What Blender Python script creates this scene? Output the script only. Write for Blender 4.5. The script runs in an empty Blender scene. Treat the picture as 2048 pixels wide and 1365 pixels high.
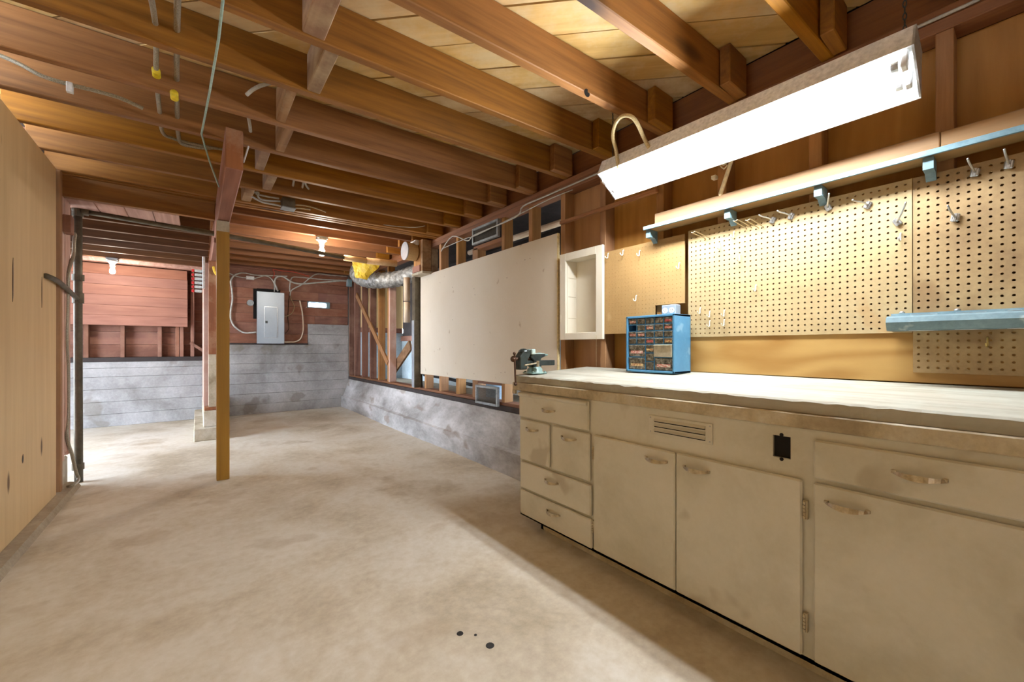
import bpy, bmesh, math, random
from mathutils import Vector, Matrix, Euler
random.seed(7)
scn = bpy.context.scene
COL = scn.collection
R = math.radians

# ------------------------------------------------------------------ camera
F_PX, CX, CY, CAM_H, YAW = 805.0, 1024.0, 695.0, 1.085, R(38.0)
cd = bpy.data.cameras.new('camera'); cam = bpy.data.objects.new('camera', cd); COL.objects.link(cam)
cd.sensor_width = 36.0; cd.lens = F_PX / 2048 * 36.0; cd.clip_start = .02; cd.clip_end = 200
cd.shift_y = (CY - 682.5) / 2048
cam.location = (0, 0, CAM_H); cam.rotation_euler = (R(90), 0, -YAW)
scn.camera = cam

# ------------------------------------------------------------------ world / exposure
wd = bpy.data.worlds.new('world'); scn.world = wd; wd.use_nodes = True
bg = wd.node_tree.nodes['Background']; bg.inputs[0].default_value = (.76, .87, 1.0, 1); bg.inputs[1].default_value = 24.0
scn.view_settings.view_transform = 'Standard'; scn.view_settings.look = 'None'
scn.view_settings.gamma = 1; scn.view_settings.use_curve_mapping = False
scn.view_settings.exposure = 0.0
TUBE_E, BULB_E = 128.0, 620.0

S, C = math.sin(YAW), math.cos(YAW)
def at(x, y, X=None, Y=None, Z=None):
    """a point of the photograph carried to a known plane of the room"""
    l = (x - CX) / F_PX; v = -(y - CY) / F_PX
    d = Vector((S + l * C, C - l * S, v))
    if X is not None: t = X / d.x
    elif Y is not None: t = Y / d.y
    else: t = (Z - CAM_H) / d.z
    return Vector((d.x * t, d.y * t, CAM_H + d.z * t))

# ------------------------------------------------------------------ materials
def lin(c):
    o = []
    for v in c[:3]:
        v = v / 255.0
        o.append(v / 12.92 if v <= .04045 else ((v + .055) / 1.055) ** 2.4)
    return (*o, 1)
class NT:
    def __init__(s, name):
        s.m = bpy.data.materials.new(name); s.m.use_nodes = True
        s.t = s.m.node_tree; s.b = s.t.nodes['Principled BSDF']
    def n(s, t, **k):
        nd = s.t.nodes.new(t)
        for a, v in k.items(): setattr(nd, a, v)
        return nd
    def l(s, a, b): s.t.links.new(a, b)
    def math(s, op, a, b=None):
        nd = s.n('ShaderNodeMath', operation=op)
        for i, v in enumerate((a, b)):
            if v is None: continue
            if hasattr(v, 'links'): s.l(v, nd.inputs[i])
            else: nd.inputs[i].default_value = v
        return nd.outputs[0]
    def noise(s, vec, scale, detail=4, rough=.6, dist=0):
        nd = s.n('ShaderNodeTexNoise'); nd.inputs['Scale'].default_value = scale
        nd.inputs['Detail'].default_value = detail; nd.inputs['Roughness'].default_value = rough
        nd.inputs['Distortion'].default_value = dist
        s.l(vec, nd.inputs['Vector']); return nd.outputs[0]
    def ramp(s, fac, stops):
        nd = s.n('ShaderNodeValToRGB'); e = nd.color_ramp.elements
        while len(e) < len(stops): e.new(.5)
        for i, (p, c) in enumerate(stops):
            e[i].position = p; e[i].color = c if len(c) == 4 else (*c, 1)
        s.l(fac, nd.inputs[0]); return nd.outputs[0]
    def mix(s, fac, a, b, mode='MIX'):
        nd = s.n('ShaderNodeMix', data_type='RGBA', blend_type=mode)
        for i, v in ((0, fac), (6, a), (7, b)):
            if hasattr(v, 'links'): s.l(v, nd.inputs[i])
            else: nd.inputs[i].default_value = v
        return nd.outputs[2]
    def obvec(s, scale, jitter=True):
        tc = s.n('ShaderNodeTexCoord'); oi = s.n('ShaderNodeObjectInfo')
        vm = s.n('ShaderNodeVectorMath', operation='MULTIPLY'); vm.inputs[1].default_value = scale
        s.l(tc.outputs['Object'], vm.inputs[0])
        if not jitter: return vm.outputs[0], oi.outputs['Random']
        ad = s.n('ShaderNodeVectorMath', operation='ADD'); s.l(vm.outputs[0], ad.inputs[0])
        mu = s.n('ShaderNodeVectorMath', operation='SCALE'); mu.inputs[0].default_value = (37, 53, 71)
        s.l(oi.outputs['Random'], mu.inputs['Scale']); s.l(mu.outputs[0], ad.inputs[1])
        return ad.outputs[0], oi.outputs['Random']
    def bump(s, h, strength=.2, dist=.002):
        nd = s.n('ShaderNodeBump'); nd.inputs['Strength'].default_value = strength
        nd.inputs['Distance'].default_value = dist; s.l(h, nd.inputs['Height']); s.l(nd.outputs[0], s.b.inputs['Normal'])
    def done(s, col, rough=.6, metal=0):
        if hasattr(col, 'links'): s.l(col, s.b.inputs['Base Color'])
        else: s.b.inputs['Base Color'].default_value = col
        s.b.inputs['Roughness'].default_value = rough; s.b.inputs['Metallic'].default_value = metal
        return s.m

def wood(name, light, dark, axis, fine=40, rough=.65, var=.3, ring=.35, knots=0.0, knotcol=None, dirt=None, dirtamt=0, bump=.25, along=.055):
    t = NT(name)
    sc = [1.0, 1.0, 1.0]; sc['XYZ'.index(axis)] = along
    v, rnd = t.obvec(tuple(sc))
    n1 = t.noise(v, fine, 6, .65, .2)
    n2 = t.noise(v, 3.2, 2, .5, .4)
    rings = t.math('SINE', t.math('MULTIPLY', n2, 60.0))
    rings = t.math('MULTIPLY', t.math('ADD', rings, 1.0), .5)
    f = t.math('ADD', t.math('MULTIPLY', n1, 1 - ring), t.math('MULTIPLY', rings, ring))
    c = t.ramp(f, [(.12, lin(dark)), (.80, lin(light))])
    bv = t.math('ADD', t.math('MULTIPLY', rnd, var), 1 - var / 2)
    h = t.n('ShaderNodeHueSaturation'); t.l(c, h.inputs['Color']); t.l(bv, h.inputs['Value'])
    r2 = t.math('FRACT', t.math('MULTIPLY', rnd, 17.3))
    t.l(t.math('ADD', t.math('MULTIPLY', r2, .008), .496), h.inputs['Hue'])
    t.l(t.math('ADD', t.math('MULTIPLY', r2, .2), .9), h.inputs['Saturation'])
    c = h.outputs[0]
    if knots > 0:
        sk = [1.0] * 3; sk['XYZ'.index(axis)] = .35
        vk, _ = t.obvec(tuple(sk))
        vo = t.n('ShaderNodeTexVoronoi'); vo.inputs['Scale'].default_value = knots; t.l(vk, vo.inputs['Vector'])
        kf = t.ramp(vo.outputs['Distance'], [(.05, (1, 1, 1)), (.10, (0, 0, 0))])
        c = t.mix(kf, c, lin(knotcol or [v * .35 for v in dark]))
    if dirt:
        vd, _ = t.obvec((1, 1, 1))
        dn = t.noise(vd, 3.5, 5, .7)
        df = t.math('MULTIPLY', t.ramp(dn, [(.45, (0, 0, 0)), (.7, (1, 1, 1))]), dirtamt)
        c = t.mix(df, c, lin(dirt))
    t.bump(n1, bump, .0015)
    return t.done(c, rough)

def blotch(name, cols, scale=2.0, fine=30, rough=.8, bump=.2, bdist=.003, metal=0, spots=None, stretch=(1, 1, 1), jitter=False, fineamt=.25, var=0):
    t = NT(name)
    v, rnd = t.obvec(stretch, jitter)
    n1 = t.noise(v, scale, 6, .62, .3)
    k = len(cols)
    c = t.ramp(n1, [(.32 + .36 * i / max(1, k - 1), lin(cc)) for i, cc in enumerate(cols)])
    n2 = t.noise(v, fine, 4, .7)
    c = t.mix(fineamt, c, t.ramp(n2, [(.3, (.25, .25, .25)), (.7, (.75, .75, .75))]), 'OVERLAY')
    if spots:
        vo = t.noise(v, spots[1], 3, .5)
        sf = t.math('MULTIPLY', t.ramp(vo, [(spots[2], (0, 0, 0)), (spots[2] + .05, (1, 1, 1))]), spots[3])
        c = t.mix(sf, c, lin(spots[0]))
    if var:
        h = t.n('ShaderNodeHueSaturation'); t.l(c, h.inputs['Color'])
        t.l(t.math('ADD', t.math('MULTIPLY', rnd, var), 1 - var / 2), h.inputs['Value']); c = h.outputs[0]
    if bump: t.bump(n2, bump, bdist)
    return t.done(c, rough, metal)

def plain(name, col, rough=.5, metal=0, noise=.06, scale=60, alpha=1, trans=0):
    t = NT(name); v, _ = t.obvec((1, 1, 1))
    n = t.noise(v, scale, 4, .6)
    a = lin([max(0, c * (1 - noise * 2)) for c in col]); b = lin([min(255, c * (1 + noise)) for c in col])
    c = t.ramp(n, [(.3, a), (.7, b)])
    t.done(c, rough, metal)
    if trans: t.b.inputs['Transmission Weight'].default_value = trans
    return t.m
def emit(name, col, e):
    t = NT(name); t.b.inputs['Base Color'].default_value = (.9, .9, .9, 1)
    t.b.inputs['Emission Color'].default_value = (*col, 1); t.b.inputs['Emission Strength'].default_value = e
    return t.m

M = {}
M['joist'] = wood('joist_fir', (170, 114, 42), (100, 62, 19), 'X', 46, .6, .22, .16, knots=1.7, knotcol=(58, 30, 12))
M['joist_half_shade'] = wood('joist_half_shade_fir', (150, 98, 54), (92, 56, 28), 'X', 46, .65, .22, .16, knots=1.7, knotcol=(50, 28, 12))  # same joist wood, darkened for the dimmer far end of the ceiling
M['joist_shade'] = wood('joist_shade_fir', (112, 76, 50), (66, 42, 26), 'X', 46, .7, .22, .16)  # same joist wood with the left bay's shade put into its colour
M['joist_y'] = wood('framing_fir_along', (150, 98, 58), (98, 60, 34), 'Y', 46, .65, .25, .15, dirt=(120, 80, 66), dirtamt=.5)
M['deck'] = wood('subfloor_pine', (222, 190, 132), (178, 138, 82), 'X', 30, .65, .42, .2, knots=2.2, knotcol=(92, 52, 22), dirt=(226, 212, 176), dirtamt=.6, along=0.1)
M['stud'] = wood('stud_fir', (186, 138, 84), (134, 90, 48), 'Z', 44, .65, .34, .15, knots=1.6, knotcol=(66, 38, 18), dirt=(120, 78, 62), dirtamt=.35)
M['stud_old'] = wood('stud_old_redwood', (150, 104, 84), (96, 62, 50), 'Z', 44, .7, .35, .3, dirt=(176, 140, 122), dirtamt=.4)
M['block'] = wood('blocking_old', (164, 128, 96), (110, 76, 52), 'Y', 40, .75, .4, .3, dirt=(206, 186, 150), dirtamt=.5)
M['girder'] = wood('girder_rough_fir', (160, 112, 96), (128, 84, 70), 'Y', 60, .75, .15, .25)
M['post'] = wood('post_stained', (184, 138, 30), (148, 106, 16), 'Z', 30, .5, .1, .25, knots=1.2, knotcol=(70, 44, 14))
M['post_old'] = wood('post_redwood', (160, 100, 58), (108, 62, 34), 'Z', 40, .7, .2, .3, dirt=(196, 168, 140), dirtamt=.5)
M['pink'] = wood('painted_pink_boards', (214, 180, 164), (170, 128, 116), 'Z', 40, .75, .2, .2, dirt=(226, 206, 196), dirtamt=.6)
M['pink_y'] = wood('painted_pink_soffit', (200, 160, 146), (150, 112, 100), 'Y', 40, .75, .25, .25)
M['ply'] = wood('plywood_tan', (228, 196, 140), (208, 172, 116), 'Z', 14, .6, .06, .12, knots=4.2, knotcol=(110, 76, 42), along=0.08)
M['ply_wall'] = wood('plywood_orange', (190, 140, 76), (160, 110, 54), 'Z', 20, .55, .16, .2, knots=1.5, knotcol=(120, 66, 26), along=0.1)
M['ply_h'] = wood('plywood_backsplash', (182, 148, 98), (152, 112, 66), 'Y', 16, .55, .08, .5, along=0.2)
M['redplank'] = wood('redwood_siding', (150, 102, 84), (108, 68, 56), 'X', 26, .7, .36, .12, knots=1.3, knotcol=(70, 34, 26), dirt=(190, 146, 122), dirtamt=.35, along=0.1)
M['redpanel'] = wood('redwood_panel', (170, 120, 102), (136, 90, 76), 'X', 26, .7, .22, .14, knots=1.5, knotcol=(92, 48, 40), along=0.12)
M['lath'] = wood('lath_fir', (176, 122, 70), (124, 78, 42), 'Y', 50, .65, .2, .3)
M['ledge'] = wood('ledge_fir', (180, 148, 104), (150, 114, 72), 'Y', 30, .6, .22, .2)
M['bench'] = wood('worktop_weathered', (188, 184, 170), (146, 140, 124), 'Y', 34, .75, .12, .15, dirt=(196, 206, 198), dirtamt=.5, bump=.5)
M['sill_and_shade'] = blotch('sill_tar_and_shade', [(44, 38, 38), (66, 58, 58)], 6, 50)  # dark sills; also colours sheets that stand in for shade
M['floor'] = blotch('floor_concrete', [(178, 165, 143), (204, 194, 176), (218, 212, 200), (188, 176, 155)], 1.1, 22, .62, .15, .002, spots=((160, 136, 104), 2.2, .60, .22), fineamt=.3)
M['concrete'] = blotch('wall_concrete', [(128, 126, 124), (164, 164, 166), (188, 188, 190)], 1.6, 34, .85, .5, .006, spots=((116, 108, 94), 2.4, .60, .5), jitter=False, var=.05)
M['footing'] = blotch('footing_concrete', [(134, 131, 128), (172, 171, 172), (206, 206, 208)], 3.0, 40, .85, .5, .006, spots=((126, 104, 84), 4.0, .63, .5), stretch=(1, .5, 1))
M['pier'] = blotch('pier_concrete', [(150, 138, 116), (186, 176, 156), (206, 200, 188)], 4, 40, .85, .4)
M['farconc'] = blotch('crawl_concrete', [(150, 164, 170), (184, 196, 202)], 2, 30, .85, .4)
M['curb'] = blotch('curb_concrete', [(150, 134, 112), (180, 166, 144)], 3, 40, .85, .4)
M['dirt'] = blotch('crawl_earth', [(120, 108, 90), (150, 138, 118)], 3, 40, .9, .5)
M['gyp'] = blotch('gypsum_paper', [(218, 208, 190), (228, 220, 206)], .8, 60, .8, .05, spots=((170, 148, 118), 9, .70, .5), fineamt=.06)
M['gypcore'] = plain('gypsum_edge', (232, 214, 160), .8)
M['cab'] = blotch('cabinet_enamel', [(196, 192, 174), (212, 209, 195), (218, 215, 203)], 2.2, 50, .38, .03, spots=((150, 134, 106), 3.2, .62, .40), fineamt=.08, jitter=True)
M['cabtrim'] = blotch('cabinet_worn_trim', [(160, 146, 120), (190, 178, 150), (206, 200, 184)], 6, 60, .4, .05, jitter=True)
M['handle'] = blotch('handle_worn_chrome', [(150, 138, 112), (214, 208, 194)], 30, 90, .28, .05, metal=.75)
M['dark'] = plain('dark_recess', (20, 18, 16), .9)
M['peg'] = blotch('pegboard_light', [(168, 146, 106), (180, 158, 116), (188, 168, 128)], 2.5, 90, .7, .06, fineamt=.12, spots=((176, 132, 76), 5, .66, .35), jitter=True)
M['pegdirty'] = blotch('pegboard_stained', [(136, 110, 78), (166, 140, 100), (178, 154, 112)], 3.2, 90, .7, .06, fineamt=.15, spots=((130, 98, 62), 2.6, .60, .55))
M['pegbrown'] = blotch('pegboard_brown', [(160, 126, 78), (172, 138, 88)], 3, 120, .7, .06, fineamt=.2, spots=((206, 178, 130), 3.5, .66, .4))
M['whitepaint'] = blotch('cream_paint', [(226, 218, 198), (238, 232, 218)], 2, 60, .45, .03, fineamt=.05)
M['blueplastic'] = blotch('blue_enamel', [(70, 134, 178), (96, 156, 196)], 3, 60, .4, .02, spots=((150, 190, 214), 8, .64, .5), fineamt=.08)
M['clear'] = plain('drawer_smoky_plastic', (96, 104, 104), .2, 0, .2, 80)
M['clearfull'] = blotch('drawer_plastic_contents', [(40, 44, 46), (110, 104, 92), (170, 168, 160)], 60, 160, .22, 0, jitter=True)
M['milky'] = plain('drawer_milky_plastic', (176, 166, 144), .35)
M['bluedark'] = plain('empty_slot', (20, 34, 62), .7)
M['lab_white'] = blotch('paper_label_red_print', [(236, 228, 214), (232, 214, 204), (196, 60, 56), (236, 228, 214)], 70, 200, .7, 0, jitter=True, stretch=(1, 1, 2.2))
M['lab_yellow'] = blotch('paper_label_yellow', [(236, 220, 150), (240, 226, 170), (170, 60, 40), (238, 224, 160)], 70, 200, .7, 0, jitter=True, stretch=(1, 1, 2.2))
M['lab_red'] = blotch('paper_label_red', [(190, 70, 80), (206, 96, 100), (236, 226, 214)], 80, 200, .7, 0, jitter=True)
M['bluegrey'] = blotch('blue_grey_paint', [(96, 124, 136), (130, 158, 168)], 6, 60, .5, .04, spots=((196, 210, 214), 14, .66, .5))
M['galv'] = blotch('galvanised_steel', [(128, 136, 142), (172, 180, 186)], 14, 80, .5, .03, metal=.4, jitter=True)
M['steel'] = plain('zinc_steel', (196, 200, 204), .3, .8)
M['wire'] = plain('bronze_wire', (176, 156, 120), .35, .7)
M['whitehook'] = plain('cream_plastic_hook', (244, 236, 214), .4)
M['brass'] = plain('brassy_hook', (200, 176, 110), .35, .6)
M['panelgrey'] = blotch('panel_grey_enamel', [(156, 168, 180), (172, 184, 196)], 1.5, 60, .32, .01, metal=.15, fineamt=.04)
M['cablegrey'] = blotch('cable_grey', [(168, 168, 164), (204, 204, 200)], 20, 120, .5, .05)
M['armor'] = blotch('armoured_cable', [(120, 112, 96), (196, 190, 172)], 260, 300, .4, .3, .001, metal=.4)
M['armor_warm'] = blotch('flexible_conduit', [(170, 150, 106), (214, 196, 150)], 200, 300, .4, .3, .001, metal=.3)
M['cordteal'] = plain('pale_teal_cord', (160, 188, 180), .5)
M['redwire'] = plain('red_wire', (214, 80, 62), .5)
M['pipe'] = blotch('old_steel_pipe', [(76, 70, 58), (112, 104, 88)], 8, 60, .5, .1, metal=.4)
M['tanwrap'] = blotch('tan_pipe_wrap', [(206, 166, 116), (226, 194, 150)], 8, 60, .7, .1)
M['pinkwrap'] = blotch('pale_pipe_wrap', [(222, 200, 176), (236, 220, 200)], 8, 60, .7, .1)
M['yellow'] = blotch('yellow_insulation', [(214, 178, 40), (238, 214, 90), (240, 228, 160)], 7, 60, .9, .6, .01)
M['foil'] = blotch('duct_foil', [(96, 98, 98), (150, 152, 152), (206, 210, 212)], 16, 40, .5, .9, .012, metal=.45)
M['ductmetal'] = blotch('duct_sheet_metal', [(170, 182, 196), (206, 214, 224)], 4, 60, .35, .02, metal=.5)
M['cardboard'] = blotch('tan_cardboard', [(190, 160, 112), (206, 178, 130)], 5, 80, .8, .04)
M['mesh'] = blotch('vent_mesh_dark', [(54, 50, 44), (90, 84, 72)], 90, 200, .7, .2)
M['porcelain'] = plain('porcelain', (226, 226, 222), .3)
M['vise_dark'] = blotch('vise_dark_iron', [(34, 40, 40), (66, 76, 74)], 14, 60, .4, .05, metal=.4)
M['vise_green'] = blotch('vise_worn_green', [(88, 120, 116), (150, 180, 176)], 18, 60, .4, .05)
M['vise_rust'] = blotch('vise_rusty_bar', [(60, 40, 28), (92, 64, 46)], 14, 60, .5, .05, metal=.4)
M['vise_jaw'] = plain('vise_pale_jaw', (186, 208, 206), .4)
M['plasticwhite'] = plain('white_plastic', (232, 234, 236), .4)
M['blueplast'] = plain('blue_grey_pail', (150, 176, 196), .5)
M['black'] = plain('black_rubber', (26, 26, 28), .5)
M['red'] = plain('red_bristle', (206, 40, 46), .7)
M['bristle'] = plain('white_bristle', (206, 216, 222), .8)
M['yellowhook'] = plain('yellow_rope', (240, 206, 70), .6)
M['yellowtape'] = plain('yellow_tape', (226, 200, 40), .6)
M['stainblue'] = blotch('faded_plastic', [(196, 206, 214), (224, 230, 234)], 8, 60, .6, 0)
M['tube'] = emit('fluorescent_tube', (.93, .97, 1.0), TUBE_E)
M['bulb'] = emit('lamp_bulb', (1.0, .90, .76), BULB_E)
M['fixwhite'] = plain('fixture_white_enamel', (228, 228, 226), .35)
M['fixgrey'] = plain('fixture_grey_enamel', (178, 178, 178), .45)
g = NT('window_glass'); g.done((.9, .95, 1, 1), .05); g.b.inputs['Transmission Weight'].default_value = 1.0; M['glass'] = g.m

# ------------------------------------------------------------------ mesh builder
class MB:
    def __init__(s): s.bm = bmesh.new()
    def box(s, x0, x1, y0, y1, z0, z1, bev=0):
        x0, x1 = min(x0, x1), max(x0, x1); y0, y1 = min(y0, y1), max(y0, y1); z0, z1 = min(z0, z1), max(z0, z1)
        b = bmesh.new()
        v = [b.verts.new(p) for p in ((x0, y0, z0), (x1, y0, z0), (x1, y1, z0), (x0, y1, z0), (x0, y0, z1), (x1, y0, z1), (x1, y1, z1), (x0, y1, z1))]
        for f in ((0, 3, 2, 1), (4, 5, 6, 7), (0, 1, 5, 4), (1, 2, 6, 5), (2, 3, 7, 6), (3, 0, 4, 7)): b.faces.new([v[i] for i in f])
        if bev: bmesh.ops.bevel(b, geom=b.edges[:], offset=min(bev, .3 * min(x1 - x0, y1 - y0, z1 - z0)), segments=1, profile=.5, affect='EDGES')
        s.merge(b); return s
    def merge(s, b, mtx=None):
        me = bpy.data.meshes.new('t'); b.to_mesh(me); b.free()
        if mtx: me.transform(mtx)
        s.bm.from_mesh(me); bpy.data.meshes.remove(me)
    def prism(s, pts, axis, a0, a1, bev=0):
        """polygon pts (2-D) extruded along an axis"""
        b = bmesh.new()
        def mk(p, a):
            return {'Y': (p[0], a, p[1]), 'X': (a, p[0], p[1]), 'Z': (p[0], p[1], a)}[axis]
        lo = [b.verts.new(mk(p, a0)) for p in pts]; hi = [b.verts.new(mk(p, a1)) for p in pts]
        b.faces.new(lo); b.faces.new(hi[::-1]); n = len(pts)
        for i in range(n): b.faces.new((lo[i], lo[(i + 1) % n], hi[(i + 1) % n], hi[i]))
        bmesh.ops.recalc_face_normals(b, faces=b.faces[:])
        if bev: bmesh.ops.bevel(b, geom=b.edges[:], offset=bev, segments=1, affect='EDGES')
        s.merge(b); return s
    def cyl(s, p0, p1, r0, r1=None, seg=14, cap=True):
        r1 = r0 if r1 is None else r1
        p0, p1 = Vector(p0), Vector(p1); d = p1 - p0
        b = bmesh.new(); bmesh.ops.create_cone(b, cap_ends=cap, segments=seg, radius1=r0, radius2=r1, depth=d.length)
        q = Vector((0, 0, 1)).rotation_difference(d.normalized())
        s.merge(b, Matrix.Translation((p0 + p1) / 2) @ q.to_matrix().to_4x4()); return s
    def ball(s, c, r, seg=14, sc=(1, 1, 1)):
        b = bmesh.new(); bmesh.ops.create_uvsphere(b, u_segments=seg, v_segments=max(6, seg // 2), radius=r)
        s.merge(b, Matrix.Translation(c) @ Matrix.Diagonal((*sc, 1))); return s
    def tube(s, pts, r, seg=7, smooth=4, rad=None):
        P_ = [Vector(p) for p in pts]
        if smooth > 1 and len(P_) > 2:
            out = []
            for i in range(len(P_) - 1):
                a = P_[max(0, i - 1)]; b_ = P_[i]; c_ = P_[i + 1]; d_ = P_[min(len(P_) - 1, i + 2)]
                for k in range(smooth):
                    t = k / smooth
                    out.append(.5 * ((2 * b_) + (c_ - a) * t + (2 * a - 5 * b_ + 4 * c_ - d_) * t * t + (3 * b_ - a - 3 * c_ + d_) * t ** 3))
            out.append(P_[-1]); P_ = out
        b = bmesh.new(); rings = []; n = len(P_)
        up = Vector((0, 0, 1)); prev = None
        for i, p in enumerate(P_):
            d = (P_[min(n - 1, i + 1)] - P_[max(0, i - 1)]).normalized()
            u = (prev if prev is not None else (up if abs(d.z) < .9 else Vector((1, 0, 0))))
            u = (u - d * u.dot(d)).normalized(); prev = u; w = d.cross(u)
            rr = rad(i / (n - 1)) if rad else r
            rings.append([b.verts.new(p + (u * math.cos(6.2832 * k / seg) + w * math.sin(6.2832 * k / seg)) * rr) for k in range(seg)])
        for i in range(n - 1):
            for k in range(seg):
                b.faces.new((rings[i][k], rings[i][(k + 1) % seg], rings[i + 1][(k + 1) % seg], rings[i + 1][k]))
        b.faces.new(rings[0][::-1]); b.faces.new(rings[-1])
        for f in b.faces: f.smooth = True
        s.merge(b); return s
    def lathe(s, prof, c, seg=18, axis='Z'):
        b = bmesh.new(); rings = []
        for r, h in prof:
            rings.append([b.verts.new((r * math.cos(6.2832 * k / seg), r * math.sin(6.2832 * k / seg), h)) for k in range(seg)])
        for i in range(len(prof) - 1):
            for k in range(seg): b.faces.new((rings[i][k], rings[i][(k + 1) % seg], rings[i + 1][(k + 1) % seg], rings[i + 1][k]))
        b.faces.new(rings[0][::-1]); b.faces.new(rings[-1])
        for f in b.faces: f.smooth = len(f.verts) == 4
        m = Matrix.Translation(c)
        if axis == 'X': m = m @ Matrix.Rotation(R(90), 4, 'Y')
        if axis == 'Y': m = m @ Matrix.Rotation(R(-90), 4, 'X')
        s.merge(b, m); return s
    def rot(s, ang, axis, c):
        bmesh.ops.rotate(s.bm, cent=c, matrix=Matrix.Rotation(ang, 3, axis), verts=s.bm.verts[:]); return s
    def mesh(s, name, mat, origin=(0, 0, 0)):
        bmesh.ops.translate(s.bm, vec=-Vector(origin), verts=s.bm.verts[:])
        me = bpy.data.meshes.new(name); s.bm.to_mesh(me); s.bm.free()
        me.materials.append(M[mat] if isinstance(mat, str) else mat); return me
    def build(s, name, mat, parent=None, origin=None):
        """world-space mesh -> object (child keeps its parent's origin unless told otherwise)"""
        base = parent_origin(parent)
        o_ = Vector(origin) if origin is not None else base
        me = s.mesh(name, mat, o_); return link(name, me, parent, o_)
def parent_origin(p):
    v = Vector((0, 0, 0))
    while p is not None: v += p.location; p = p.parent
    return v
def link(name, me, parent, world_loc=(0, 0, 0), rotz=0):
    o = bpy.data.objects.new(name, me); COL.objects.link(o)
    if parent: o.parent = parent
    o.location = Vector(world_loc) - parent_origin(parent); o.rotation_euler.z = rotz
    return o
def tag(o, label=None, cat=None, group=None, kind=None):
    if label: o['label'] = label
    if cat: o['category'] = cat
    if group: o['group'] = group
    if kind: o['kind'] = kind
    return o
def root(name, loc, label=None, cat=None, group=None, kind=None):
    o = bpy.data.objects.new(name, None); COL.objects.link(o); o.location = loc; o.empty_display_size = .1
    return tag(o, label, cat, group, kind)
def thing(name, mb, mat, loc, label, cat, group=None):
    return tag(mb.build(name, mat, None, loc), label, cat, group)
def copy_to(o, parent, world_loc):
    c = o.copy(); COL.objects.link(c); c.parent = parent; c.location = Vector(world_loc) - parent_origin(parent); return c

# ================================================================== THE SETTING
# ---- floor
mb = MB(); mb.box(-2.7, 2.5, -2.2, 7.9, -.12, 0)
tag(mb.build('floor', 'floor', None, (0, 0, 0)), 'pale beige concrete floor slab with stains', kind='structure')
# a few old oil drips on the slab
for (x, y, r, lb) in ((980, 1292, .016, 'largest of the dark oil spots dried on the concrete floor'), (920, 1268, .013, 'medium dark oil spot dried on the concrete floor'), (951, 1271, .006, 'tiny dark oil spot between two larger ones on the floor')):
    p = at(x, y, Z=0)
    mb = MB(); mb.lathe([(r, 0), (r * .9, .0012)], (p.x, p.y, .0001), 11)
    tag(mb.build('floor_stain', 'black', None, (p.x, p.y, 0)), lb, 'stain', 'oil spots on the floor')

# ---- ceiling: deck planks, joists, blocking
JZ0, JZ1, JW = 2.36, 2.55, .046
ceil = tag(MB().box(-2.75, 4.6, -2.2, 8.6, 2.585, 2.62).build('ceiling', 'sill_and_shade', None, (0, 0, 0)), 'underside of a wood floor, deck boards above open joists', kind='structure')  # backing sheet coloured dark to stand in for shade between the framing
def clip(poly, x0, x1, y0, y1):
    def cut(pl, f, inter):
        out = []
        for i in range(len(pl)):
            a, b = pl[i], pl[(i + 1) % len(pl)]
            if f(a): out.append(a)
            if f(a) != f(b): out.append(inter(a, b))
        return out
    for ax, val, sgn in ((0, x0, 1), (0, x1, -1), (1, y0, 1), (1, y1, -1)):
        f = lambda p: (p[ax] - val) * sgn >= 0
        def inter(a, b):
            t = (val - a[ax]) / (b[ax] - a[ax]); return (a[0] + (b[0] - a[0]) * t, a[1] + (b[1] - a[1]) * t)
        if poly: poly = cut(poly, f, inter)
    return poly
d45 = Vector((1, -1)).normalized(); n45 = Vector((1, 1)).normalized(); pw = .187
k = 0; off = -2.4
while off < 7.6:
    o0 = n45 * (off + .004); o1 = n45 * (off + pw - .004)
    poly = [tuple(o0 - d45 * 9), tuple(o0 + d45 * 9), tuple(o1 + d45 * 9), tuple(o1 - d45 * 9)]
    poly = clip(poly, -.9, 2.24, -2.1, 7.75)
    if len(poly) >= 3:
        ctr = Vector((sum(p[0] for p in poly) / len(poly), sum(p[1] for p in poly) / len(poly)))
        # local frame: X along the board so the grain follows it
        b = bmesh.new(); z0 = 2.55 + random.uniform(0, .003)
        loc = [((Vector(p) - ctr).dot(d45), (Vector(p) - ctr).dot(n45)) for p in poly]
        lo = [b.verts.new((x, y, 0)) for x, y in loc]; hi = [b.verts.new((x, y, .022)) for x, y in loc]
        b.faces.new(lo[::-1]); b.faces.new(hi); n = len(lo)
        for i in range(n): b.faces.new((lo[i], lo[(i + 1) % n], hi[(i + 1) % n], hi[i]))
        bmesh.ops.recalc_face_normals(b, faces=b.faces[:])
        me = bpy.data.meshes.new('plank'); b.to_mesh(me); b.free(); me.materials.append(M['deck'])
        link('plank', me, ceil, (ctr.x, ctr.y, z0), -R(45))
    off += pw; k += 1
SK = .048
YJ = [.12 + .4015 * k for k in range(-5, 19)]          # near face of every joist where it meets the right wall
def jy(y0, X): return y0 + SK * (2.2 - X)
jm = MB().box(-3.06, .06, 0, JW, 0, JZ1 - JZ0, .004).mesh('joist', 'joist')
jm2 = MB().box(-3.06, .06, 0, JW, 0, JZ1 - JZ0, .004).mesh('joist', 'joist_half_shade')
jrot = -math.atan(SK)
for y0 in YJ:
    if y0 > 7.55: continue
    link('joist', jm2 if y0 > 4.4 else jm, ceil, (2.2, y0, JZ0 + random.uniform(-.002, .002)), jrot)
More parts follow.
